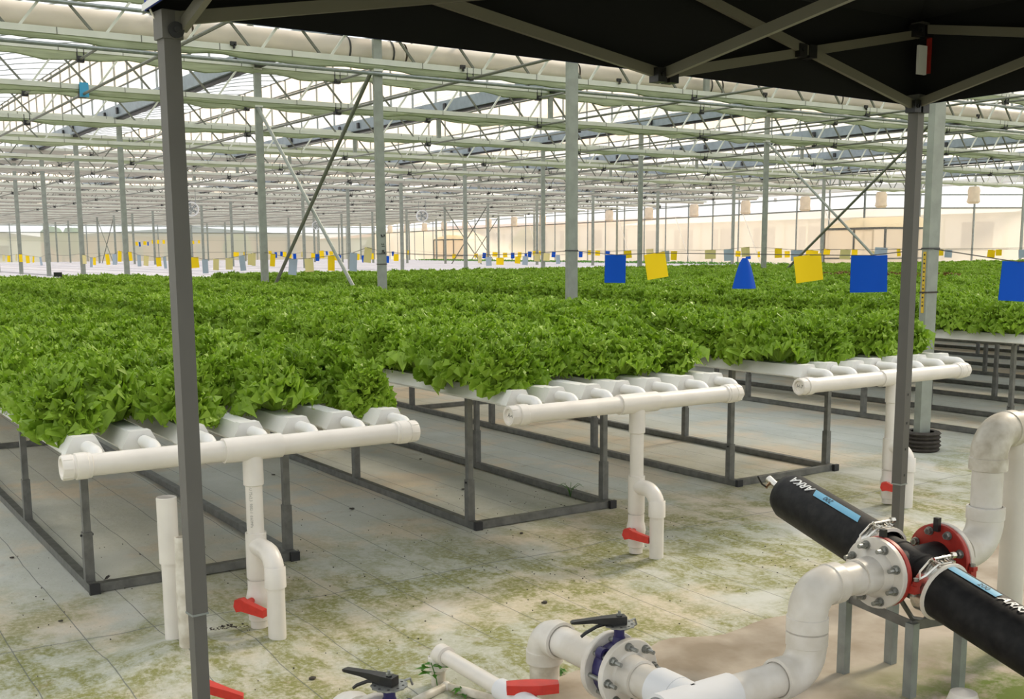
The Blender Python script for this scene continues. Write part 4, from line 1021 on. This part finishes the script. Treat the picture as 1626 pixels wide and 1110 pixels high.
MB().bb((xa+.012, 2.80, .285), (xa+.02, 2.82, .335)).build('label_plate', M['white'], bv)
# supply line B further left (mostly below the frame)
xb = 1.40
t = thing('supply_pipe', 'large white elbow and pipe at the bottom edge beside the dark lever', 'pipe', (xb, 3.1, 0), 'large supply pipes')
m_ = MB(); bend(m_, (xb+.0, 3.09, .185), -Y_, -Z, .075, FB, .03); m_.build('elbow', M['pvc_big'], t)
MB().tube((xb, 3.09, -.01), (xb, 3.09, .12), PB, 26).build('ground_stub', M['pvc_old'], t)
MB().tube((xb, 3.0, .185), (xb, 2.3, .185), PB, 26).build('pipe', M['pvc_big'], t)
flange(t, (xb, 2.88, .185), Y_, .11, .024); flange(t, (xb, 2.76, .185), Y_, .11, .024)
butterfly(xb+.025, 2.82, .185, (-.45, .89, 0), 'dark blue butterfly valve with black lever at the bottom edge', .335)
# right-hand run from the tee to the filter
xe, ye, zt = 2.785, 2.44, .487
t = thing('supply_pipe', 'large white pipe running right from the tee and climbing to the black filter', 'pipe', (xe, ye, 0), 'large supply pipes')
MB().tube((xa+.1, ye, za), (xe-.08, ye, za), PB, 26).build('pipe', M['pvc_big'], t)
m_ = MB(); bend(m_, (xe, ye, za), -X_, Z, .085, FB, .05); m_.build('lower_elbow', M['pvc_big'], t)
MB().tube((xe, ye, za+.1), (xe, ye, zt-.1), PB+.002, 26).build('riser', M['pvc'], t)
m_ = MB(); bend(m_, (xe, ye, zt), -Z, X_, .085, FB, .05); m_.build('upper_elbow', M['pvc_big'], t)
MB().tube((xe+.09, ye, zt), (3.08, ye, zt), PB, 26).build('pipe', M['pvc_big'], t)
m_ = MB(); m_.lathe((3.02, ye, zt), (3.12, ye, zt), [(0, PB), (.0, FB-.003), (.07, FB-.002), (.085, .083), (.10, .088)], 28, False); m_.build('flange_socket', M['pvc_big'], t)
fA = flange(t, (3.125, ye, zt), X_, .124, .024)
fR = flange(t, (3.150, ye, zt), X_, .124, .022, 'red_paint', 'gasket')
bolts(t, (3.112, ye, zt), -X_, .100, 8, .013, .04, .35)
# far side flange and pipe climbing to the upper run
xf = 3.745
t = thing('supply_pipe', 'large white pipe climbing behind the black filter and turning right at the edge', 'pipe', (xf, ye, 0), 'large supply pipes')
flange(t, (3.475, ye, zt), X_, .124, .022, 'red_paint', 'gasket'); flange(t, (3.50, ye, zt), X_, .124, .024)
bolts(t, (3.463, ye, zt), -X_, .100, 8, .013, .014, .35)
m_ = MB(); bend(m_, (xf, ye, zt), -X_, Z, .10, FB, .05); m_.build('lower_elbow', M['pvc_big'], t)
MB().tube((3.50, ye, zt), (3.62, ye, zt), PB, 26).build('pipe', M['pvc_big'], t)
MB().tube((xf, ye, zt+.12), (xf+.0, ye, .80), PB, 26).build('riser', M['pvc_big'], t)
m_ = MB(); bend(m_, (xf, ye, .925), -Z, X_, .09, FB, .05); m_.build('upper_elbow', M['pvc_old'], t)
m_ = MB(); ring(m_, (xf+.145, ye, .925), X_, PB, FB+.002, .006); m_.build('glue_ring', M['web'], t)
MB().tube((xf+.1, ye, .925), (4.6, ye, .925), PB+.004, 26).build('pipe', M['pvc_big'], t)
m_ = MB(); m_.lathe((3.935, ye, .92), (3.935, ye, -.01), [(.0, .055), (.11, .055), (.11, .048), (.93, .048)], 22, False); m_.build('down_pipe', M['pvc'], t)
# filter ------------------------------------------------------------
fa = CAM+ray(1243, 781)*4.56; fb_ = CAM+ray(1648, 1032)*3.515; fd = (fb_-fa).normalized(); fb_ = fb_+fd*.22; FL = (fb_-fa).length
ft = thing('disc_filter', 'long black disc filter tube with light blue labels, lying across the pipes', 'filter', ((fa+fb_)/2))
mid = (Vector((3.33, ye, .47))-fa).dot(fd)
R_ = .0955
m_ = MB(); m_.lathe(fa, fb_, [(-.012, .0), (-.012, .035), (0, .06), (.02, .082), (.055, R_), (mid-.15, R_+.002), (mid-.145, R_-.008)], 32, False); body1 = m_.build('tube_half', M['filter'], ft, ang=30)
m_ = MB(); m_.lathe(fa, fb_, [(mid+.145, R_-.008), (mid+.15, R_+.002), (FL-.055, R_), (FL-.02, .082), (FL, .06), (FL+.012, .035), (FL+.012, .0)], 32, False); body2 = m_.build('tube_half', M['filter'], ft, ang=30)
m_ = MB(); m_.lathe(fa, fb_, [(mid-.15, .082), (mid-.12, .080), (mid-.07, .082), (mid-.065, .086), (mid-.05, .086), (mid-.045, .082), (mid+.045, .082), (mid+.05, .086), (mid+.065, .086), (mid+.07, .082), (mid+.12, .080), (mid+.15, .082)], 32, False); m_.build('neck', M['filter'], ft, ang=30)
m_ = MB(); m_.tube((3.15, ye, zt), (3.475, ye, zt), .060, 24); m_.build('cross_body', M['filter'], ft)
ll = MB()
for xg in (3.155, 3.455): ll.box((xg, ye, zt+.125), (.018, .02, .05))
ll.build('flange_tab', M['black_plastic'], ft)
for s_, mm_ in ((mid-.145, 'upper'), (mid+.145, 'lower')):
    c = fa+fd*s_
    m_ = MB(); m_.lathe(c-fd*.026, c+fd*.026, [(0, R_+.0005), (.002, R_+.008), (.012, R_+.005), (.040, R_+.005), (.050, R_+.008), (.052, R_+.0005)], 36, False); cl_ = m_.build('clamp_band', M['chrome'], ft, ang=20)
    m_ = MB(); m_.lathe(c+fd*.022, c+fd*.036, [(0, R_), (.004, R_+.012), (.010, R_+.012), (.014, R_)], 36, False); m_.build('clamp_bead', M['cord'], cl_)
    u = Z.cross(fd).normalized(); v = fd.cross(u)
    tp_ = c+v*(R_+.012) if v.z > 0 else c-v*(R_+.012)
    m_ = MB(); m_.tube(tp_-u*.035-fd*.022, tp_-u*.035+fd*.022, .007, 8); m_.tube(tp_+u*.02-fd*.025, tp_+u*.02+fd*.025, .007, 8); m_.tube(tp_-u*.05+Z*.01, tp_+u*.04+Z*.012, .005, 8)
    m_.lathe(tp_+u*.03+Z*.012, tp_+u*.05+Z*.012, [(0, .011), (.018, .011)], 6); m_.build('clamp_bolt', M['chrome'], cl_)
    m_ = MB(); w1 = []
    for sgn in (-1, 1): m_.path([tp_+fd*.02*sgn+u*.01, tp_-u*.05+fd*.018*sgn-Z*.002, tp_-u*.10+fd*.014*sgn-Z*.035, tp_-u*.115+fd*0*sgn-Z*.052], .004, 6)
    m_.build('clamp_lever', M['chrome'], cl_)
# red hinge blocks
for xg in (3.155, 3.47):
    hb = MB(); hc = Vector((xg+.012, ye-.125, zt-.035)); hb.box(hc, (.03, .03, .028)); hb.box(hc+Vector((0, -.012, .022)), (.024, .018, .014)); hb.build('hinge_block', M['red_paint'], ft)
    MB().lathe(hc+Vector((0, -.008, .03)), hc+Vector((0, -.008, .045)), [(0, .010), (.010, .010)], 6).build('bolt', M['bolt'], ft, smooth=False)
    MB().lathe(hc-Z*.016, hc-Z*.03, [(0, .010), (.010, .010)], 6).build('bolt', M['bolt'], ft, smooth=False)
# steel nipple and black tail at the upper end
m_ = MB(); e = fa-fd*.01; up_ = (-fd+Z*.25+X_*-.05).normalized(); m_.lathe(e, e+up_, [(0, .020), (.012, .022), (.02, .018), (.02, .016), (.085, .016), (.085, .012)], 14, False); m_.lathe(e+up_*.084, e+up_*.086, [(0, .012), (.001, .012)], 12)
nb = m_.build('steel_nipple', M['chrome'], ft)
m_ = MB(); q = e+up_*.06; m_.path([q-X_*.012, q-X_*.03-Z*.012, q-X_*.035-Z*.02], .006, 6); m_.build('drain_cock', mat('brass', (.35, .22, .12), .4, .8), nb)
MB().path([q-X_*.035-Z*.015, q-X_*.06+Z*.0, q-X_*.085+Z*.035], .004, 6).build('black_tail', M['black_plastic'], nb)
# labels: light blue band and lettering wrapped on the tube
u = Z.cross(fd).normalized(); v = fd.cross(u)
if v.z < 0: v = -v; u = -u
if u.dot(X_) > 0: pass
def onfil(s_, ang, r=R_+.0035): return fa+fd*s_+(v*math.cos(ang)+u*math.sin(ang))*r
sgn_left = 1 if u.x < 0 else -1      # +angle side that faces the camera
def band(parent, s0, s1, a0, a1, m, nm, sl_=0, **kw):
    q = MB(); n = 6; P = []
    for (s_, k_) in ((s0, 0), (s1, 1)):
        for i in range(n+1): P.append(onfil(s_+(sl_*(i/n)), sgn_left*(a0+(a1-a0)*i/n)))
    q.add(P, [(i, i+1, n+2+i, n+1+i) for i in range(n)]); return q.build(nm, m, parent, **kw)
def wraptext(parent, txt, s_start, sdir, a_c, size, m, nm, shear=.0, bold=.0, **kw):
    V, F_ = text_mesh(txt, size, shear, bold); h = max(p.y for p in V); q = MB()
    q.add([onfil(s_start+sdir*p.x, sgn_left*(a_c-sdir*(p.y-h/2)/R_), R_+.0045) for p in V], F_ if True else F_); return q.build(nm, m, parent, smooth=False, **kw)
A0, A1 = .18, .52
band(body1, .20, mid-.245, A0, A1, M['lightblue'], 'blue_label', .02, label='light blue label strip')
wraptext(body1, 'ARKA', .196, -1, (A0+A1)/2, .046, M['lettering'], 'lettering', .3, .0012, label='white block letters')
wraptext(body1, '200', .31, -1, (A0+A1)/2, .030, M['ink'], 'number', label='black number')
B0, B1 = -.13, .21
band(body2, mid+.18, mid+.385, B0, B1, M['lightblue'], 'blue_label', .0, label='light blue label strip')
wraptext(body2, '200', mid+.30, 1, (B0+B1)/2, .030, M['ink'], 'number', label='black number')
wraptext(body2, 'ARKA', mid+.392, 1, (B0+B1)/2, .046, M['lettering'], 'lettering', .3, .0012, label='white block letters')
# stand
t = thing('filter_stand', 'four-legged grey steel stand under the black filter', 'stand', (3.37, 2.5, 0))
tops = {(3.246, 2.664): .33, (3.498, 2.647): .36, (3.251, 2.374): .30, (3.473, 2.333): .30}
for (x, y), h in tops.items():
    a = .0
    MB().bb((x-.017, y-.017, 0), (x+.017, y+.017, h)).build('leg', M['galv'], t)
for a, b_ in (((3.246, 2.664, .32), (3.498, 2.647, .32)), ((3.251, 2.374, .29), (3.473, 2.333, .29)), ((3.246, 2.664, .32), (3.251, 2.374, .29)), ((3.498, 2.647, .32), (3.473, 2.333, .29))):
    MB().bar(a, b_, .006, .035).build('cross_plate', M['galv_dark'], t)
MB().path([(3.20, 2.40, .40), (3.255, 2.38, .315), (3.31, 2.37, .30), (3.38, 2.36, .33)], .009, 6).build('saddle', M['galv_dark'], t)
# small pipe with red handled ball valve
xs_ = 1.93
t = thing('small_pipe', 'slim white pipe with elbow running toward the red-handled valve at the bottom', 'pipe', (xs_, 3.42, 0))
m_ = MB(); bend(m_, (xs_, 3.42, .15), -Y_, -Z, .04, .034, .02); m_.build('elbow', M['pvc'], t)
MB().tube((xs_, 3.42, -.01), (xs_, 3.42, .11), .027, 18).build('ground_stub', M['pvc_old'], t)
MB().tube((xs_, 3.38, .15), (xs_, 2.95, .15), .0275, 18).build('pipe', M['pvc'], t)
m_ = MB(); m_.lathe((xs_, 3.0, .15), (xs_, 2.78, .15), [(0, .028), (0, .036), (.05, .036), (.07, .042), (.15, .042), (.17, .036), (.22, .036)], 20); m_.build('valve_body', M['white'], t, label='bright white valve body')
m_ = MB(); c = Vector((xs_+.035, 2.86, .178)); d = Vector((.86, -.5, 0)).normalized(); u2 = Z.cross(d)
m_.lathe(c-Z*.03, c+Z*.01, [(0, .014), (.04, .014)], 10); m_.prism([c-d*.085+u2*.022, c-d*.085-u2*.022, c-d*.02-u2*.03, c+d*.03-u2*.03, c+d*.085-u2*.018, c+d*.085+u2*.018, c+d*.03+u2*.03, c-d*.02+u2*.03], Z*.032)
m_.build('handle', M['red'], t, label='red butterfly handle', smooth=False)
# valve peeping out behind the left canopy leg
t = thing('stub_valve', 'white stub pipe with red handle behind the foot of the left canopy post', 'valve', (1.10, 3.50, 0))
MB().tube((1.06, 3.50, -.01), (1.06, 3.50, .12), .03, 16).build('stub', M['pvc'], t)
m_ = MB(); c = Vector((1.115, 3.53, .15)); d = Vector((.86, -.40, -.42)).normalized(); u2 = Z.cross(d).normalized(); m_.prism([c-d*.05+u2*.02, c-d*.05-u2*.02, c-u2*.026, c+d*.07-u2*.016, c+d*.12-u2*.016, c+d*.12+u2*.016, c+d*.07+u2*.016, c+u2*.026], Z*.03); m_.build('handle', M['red'], t, label='red handle', smooth=False)
# thin white border pipe near the small pipe
t = thing('edge_pipe', 'thin bent white pipe on the ground beside the small pipe', 'pipe', (1.9, 3.1, 0))
pp = [CAM+ray(*q)*((.03-1.6)/ray(*q).z) for q in ((640, 1125), (670, 1108), (708, 1090), (740, 1098), (800, 1116))]
MB().path(pp, .016, 10).build('pipe', M['pvc_old'], t)
MB().ball(pp[2], .02, 10, 6).build('joint', M['pvc'], t)
MB().lathe((2.98, 1.98, .0), (2.98, 1.98, .26), [(0, .05), (.21, .05), (.24, .04), (.25, .0)], 16, False).build('capped_pipe', M['pvc'], None, label='rounded white pipe cap at the bottom edge', cat='pipe')

# ------------------------------------------------------------------ canopy (pop-up tent)
LX, RX, CY1, CY0 = .985, 4.235, 3.2, -.05
ct = thing('canopy_tent', 'black-lined pop-up canopy with grey steel posts over the pipes', 'canopy', ((LX+RX)/2, (CY0+CY1)/2, 0))
def leg(x, y, ang):
    m_ = MB(); R3 = Matrix.Rotation(ang, 3, 'Z'); m_.box((x, y, 1.40), (.048, .048, 1.72), R3); lg = m_.build('leg', M['canopy_post'], ct)
    m_ = MB(); m_.box((x, y, .27), (.040, .040, .54), R3); m_.build('inner_leg', M['canopy_post'], lg)
    m_ = MB(); m_.box((x, y, .538), (.051, .051, .006), R3); m_.build('leg_collar', M['galv'], lg)
    m_ = MB(); m_.box((x, y, .004), (.09, .09, .008), R3); m_.build('foot', M['galv_dark'], lg)
    m_ = MB()
    for z in (.58, .70, .82, .95): m_.box((x, y, z), (.010, .0495, .010), R3)
    if x > 2: m_.build('holes', M['ink'], lg)
    m_ = MB(); m_.box((x, y, 2.22), (.060, .060, .075), R3); m_.build('slider', M['canopy_post'], lg)
    m_ = MB(); m_.box((x, y, 2.53), (.056, .056, .06), R3); m_.build('top_bracket', M['canopy_post'], lg)
    return lg
legs = [leg(LX, CY1, .10), leg(RX, CY1, .10), leg(LX, CY0, 0), leg(RX, CY0, 0)]
m_ = MB(); m_.box((RX-.02, CY1-.03, 2.40), (.055, .012, .12)); m_.build('paper_label', M['white'], legs[1], label='grey-white paper label')
m_ = MB(); m_.box((RX+.04, CY1-.02, 2.45), (.01, .02, .2)); m_.build('red_strap', M['red_paint'], legs[1])
for x, y in ((LX+.01, CY1-.035), (RX-.05, CY1-.035)):
    MB().lathe((x, y, 2.205), (x-.0, y-.012, 2.205), [(0, .022), (.006, .022), (.006, .008), (.016, .008)], 14).build('push_knob', M['dark'], ct)
def cbar(a, b_): MB().bar(a, b_, .018, .036).build('truss_bar', M['canopy_bar'], ct)
cxm = 2.78
zl, zh = 2.215, 2.53
cbar((RX, CY1, 2.515), (cxm, CY1, 2.232)); cbar((RX, CY1-.02, 2.20), (cxm, CY1-.02, 2.56))
cbar((LX, CY1, 2.53), (cxm, CY1, 2.232)); cbar((LX, CY1-.02, 2.235), (cxm, CY1-.02, 2.56))
cym = 1.6
for x in (RX, LX):
    cbar((x, CY1, 2.535), (x, cym, 2.235)); xo = -.02 if x == RX else .035; cbar((x+xo, CY1-.02, 2.22), (x+xo, cym, 2.57)); cbar((x, CY0, 2.515), (x, cym, 2.235)); cbar((x-.02, CY0, 2.20), (x-.02, cym, 2.55))
cbar((RX, CY0, 2.515), (cxm, CY0, 2.232)); cbar((RX, CY0, 2.20), (cxm, CY0, 2.56)); cbar((LX, CY0, 2.53), (cxm, CY0, 2.232)); cbar((LX, CY0, 2.235), (cxm, CY0, 2.56))
cbar((cxm, CY1, 2.232), (2.62, cym, 2.40)); cbar((cxm, CY1, 2.56), (2.62, cym, 2.30))
cbar((RX, cym, 2.235), (2.62, cym, 2.40)); cbar((LX, cym, 2.235), (2.62, cym, 2.40)); cbar((cxm, CY0, 2.232), (2.62, cym, 2.40))
MB().tube((2.62, cym, 2.25), (2.62, cym, 3.25), .025, 10).build('centre_pole', M['canopy_bar'], ct)
for p in ((cxm, CY1-.01, 2.225), ((RX+cxm)/2-.0, CY1-.01, 2.375), (RX-.02, CY1-.02, 2.205), (RX-.02, CY1-.02, 2.52)):
    m_ = MB(); m_.box(Vector(p)+Vector((-.028, 0, 0)), (.042, .05, .05)).box(Vector(p)+Vector((.028, 0, 0)), (.042, .05, .05)); m_.lathe(Vector(p)+Vector((-.028, -.025, 0)), Vector(p)+Vector((-.028, -.035, 0)), [(0, .008), (.006, .008)], 8)
    m_.build('joint', M['black_plastic'], ct)
# fabric: roof and valance; outside blue, inside black (two layers)
hem = [(LX-.045, CY1+.045, 2.262), (cxm, CY1+.05, 2.247), (RX+.045, CY1+.045, 2.222), (RX+.05, cym, 2.235), (RX+.045, CY0-.045, 2.23), (cxm, CY0-.05, 2.24), (LX-.045, CY0-.045, 2.262), (LX-.05, cym, 2.262)]
tops_ = [(x, y, 2.585) for x, y, z in hem]; apex = (2.62, cym, 3.28)
def fabric(off, m, nm):
    q = MB(); H_ = [Vector(h)+off*Vector((1 if h[0] > 2.6 else -1, 1 if h[1] > 1.6 else -1, 0))*.6 for h in hem]; T_ = [Vector(h)+off*Vector((1 if h[0] > 2.6 else -1, 1 if h[1] > 1.6 else -1, 0))*.6+Z*off for h in tops_]
    n = 8; q.add(H_+T_+[Vector(apex)+Z*off], [(i, (i+1) % n, n+(i+1) % n, n+i) for i in range(n)]+[(n+i, n+(i+1) % n, 2*n) for i in range(n)]); return q.build(nm, m, ct, smooth=False)
fabric(0, M['canopy_in'], 'roof_lining'); fabric(.006, M['canopy_out'], 'roof_fabric')
m_ = MB(); n = 8
for i in range(n):
    a, b_ = Vector(hem[i]), Vector(hem[(i+1) % n]); c_ = Vector((2.6, 1.6, 0)); oa = Vector((1 if a.x > 2.6 else -1, 1 if a.y > 1.6 else -1, 0))*.010; ob = Vector((1 if b_.x > 2.6 else -1, 1 if b_.y > 1.6 else -1, 0))*.010
    if i in (6, 7): m_.add([a+oa, b_+ob, b_+ob+Z*.018, a+oa+Z*.018], [(0, 1, 2, 3)])
m_.build('hem_tape', M['white'], ct)
MB().path([(LX-.02, CY1, 2.33), (LX-.05, CY1+.02, 2.28), (LX-.03, CY1+.02, 2.24)], .003, 5).build('tie_string', M['cord'], ct)

# ------------------------------------------------------------------ small things on the floor
def weed(x, y, h, lab, nl=6, spread=.05):
    t = thing('weed', lab, 'weed', (x, y, 0)); r2 = random.Random(int(x*100))
    MB().path([(x, y, 0), (x-.01, y, h*.5), (x-.03, y, h)], .002, 5).build('stem', M['weed'], t)
    lf = MB()
    for k in range(nl):
        a = 2*PI*k/nl+r2.uniform(-.4, .4); z = h*r2.uniform(.45, 1); c = Vector((x-.03*z/h, y, z)); d = Vector((math.cos(a), math.sin(a), r2.uniform(-.3, .3))); s_ = Vector((-d.y, d.x, 0))
        L_ = spread*r2.uniform(.8, 1.3); lf.add([c, c+d*L_*.5+s_*L_*.22, c+d*L_-Z*.01, c+d*L_*.5-s_*L_*.22], [(0, 1, 2, 3)])
        lf.add([c+d*L_*.3, c+d*L_*.5+s_*L_*.5, c+d*L_*.62+s_*L_*.2], [(0, 1, 2)]); lf.add([c+d*L_*.3, c+d*L_*.62-s_*L_*.2, c+d*L_*.5-s_*L_*.5], [(0, 1, 2)])
    lf.build('leaf_cluster', M['weed'], t, kind='stuff')
def gp(px, py, z=0): r = ray(px, py); return CAM+r*((z-1.6)/r.z)
p = gp(697, 1104); weed(p.x, p.y, .13, 'small green weed with lobed leaves beside the slim pipe', 7, .055)
p = gp(742, 1108); weed(p.x, p.y, .05, 'tiny weed right of the lobed weed by the slim pipe', 6, .04)
p = gp(895, 1072); weed(p.x, p.y, .04, 'tiny weed at the foot of the large elbow', 6, .03)
p = gp(906, 789)
t = thing('grass_tuft', 'thin grass tuft at the end rail of the second bed', 'grass', tuple(p)); m_ = MB()
for k in range(7):
    a = k*.9; d = Vector((math.cos(a), math.sin(a), 0)); m_.path([p, p+d*.02+Z*.06, p+d*.06+Z*.085, p+d*.09+Z*.07], [.002, .002, .0015, .0008], 4)
m_.build('blades', M['weed'], t, kind='stuff')
deb = [(828, 848, .010, 'small black ring lying right of the second bed end'), (865, 958, .013, 'black washer on the bare floor near the large elbow'), (496, 1079, .012, 'dark pebble left of the black lever'), (559, 809, .014, 'dark leaf scrap under the left bed'),
       (1046, 913, .0, ''), (434, 755, .012, 'dark scrap under the left manifold'), (668, 730, .010, 'dark scrap under the second bed'), (735, 778, .012, 'dark crumb behind the second bed post'), (97, 988, .009, 'dark crumb left of the bed corner'), (161, 1079, .011, 'dark leaf scrap near the bottom left'),
       (19, 887, .010, 'dark scrap beside the left bed rail')]
for (px, py, s_, l) in deb:
    if s_ == 0: continue
    p = gp(px, py); m_ = MB(); r2 = random.Random(px); n = 9
    m_.prism([p+Vector((s_*r2.uniform(.8, 1.4)*math.cos(2*PI*k/n), s_*r2.uniform(.6, 1.2)*math.sin(2*PI*k/n), .0035)) for k in range(n)], Z*.005)
    m_.build('floor_scrap', M['rubber'], None, label=l, cat='scrap', smooth=False)
for (px, py, l) in ((165, 921, 'curled dark leaf inside the left bed corner'), (400, 1010, 'dark dry leaf by the left drain pipe'), (402, 1022, 'second dry leaf beside the left drain pipe'), (243, 1063, 'brown dry leaf left of the canopy post')):
    p = gp(px, py); m_ = MB(); r2 = random.Random(px)
    for k in range(4):
        a = r2.uniform(0, 6); d = Vector((math.cos(a), math.sin(a), 0)); s2 = Vector((-d.y, d.x, 0)); m_.add([p, p+d*.02+s2*.008+Z*.012, p+d*.034+Z*.02, p+d*.02-s2*.008+Z*.008], [(0, 1, 2, 3)])
    m_.build('dry_leaf', M['rubber'], None, org=tuple(p), label=l, cat='leaf')
m_ = MB(); p = gp(348, 1004); r2 = random.Random(5)
for k in range(160):
    c = p+Vector((r2.gauss(0, .06), r2.gauss(0, .035), .006)); m_.box(c, (r2.uniform(.003, .009), r2.uniform(.003, .008), .004), Matrix.Rotation(r2.uniform(0, 3), 3, 'Z'))
m_.build('dirt_crumbs', M['rubber'], None, kind='stuff', label='scattered dark soil crumbs left of the first drain pipe', cat='dirt')
m_ = MB(); r2 = random.Random(15)
for k in range(420):
    x, y = r2.uniform(.2, 4.5), r2.uniform(3.4, 6.5); s2 = r2.uniform(.002, .005); m_.box((x, y, .005), (s2, s2*1.4, .003))
m_.build('floor_debris', M['rubber'], None, kind='stuff', label='tiny dark specks scattered over the white ground cloth', cat='debris')
# black sign on a stake far left, bare white tray
p = CAM+ray(92, 436)*22
t = thing('bed_sign', 'small black sign on a stake at the far end of the lettuce', 'sign', (p.x, p.y, 0))
MB().box(p, (.16, .01, .09), Matrix.Rotation(-YAW+.1, 3, 'Z')).build('board', M['black_plastic'], t); MB().tube((p.x, p.y, 0), p, .006, 6).build('stake', M['black_plastic'], t)
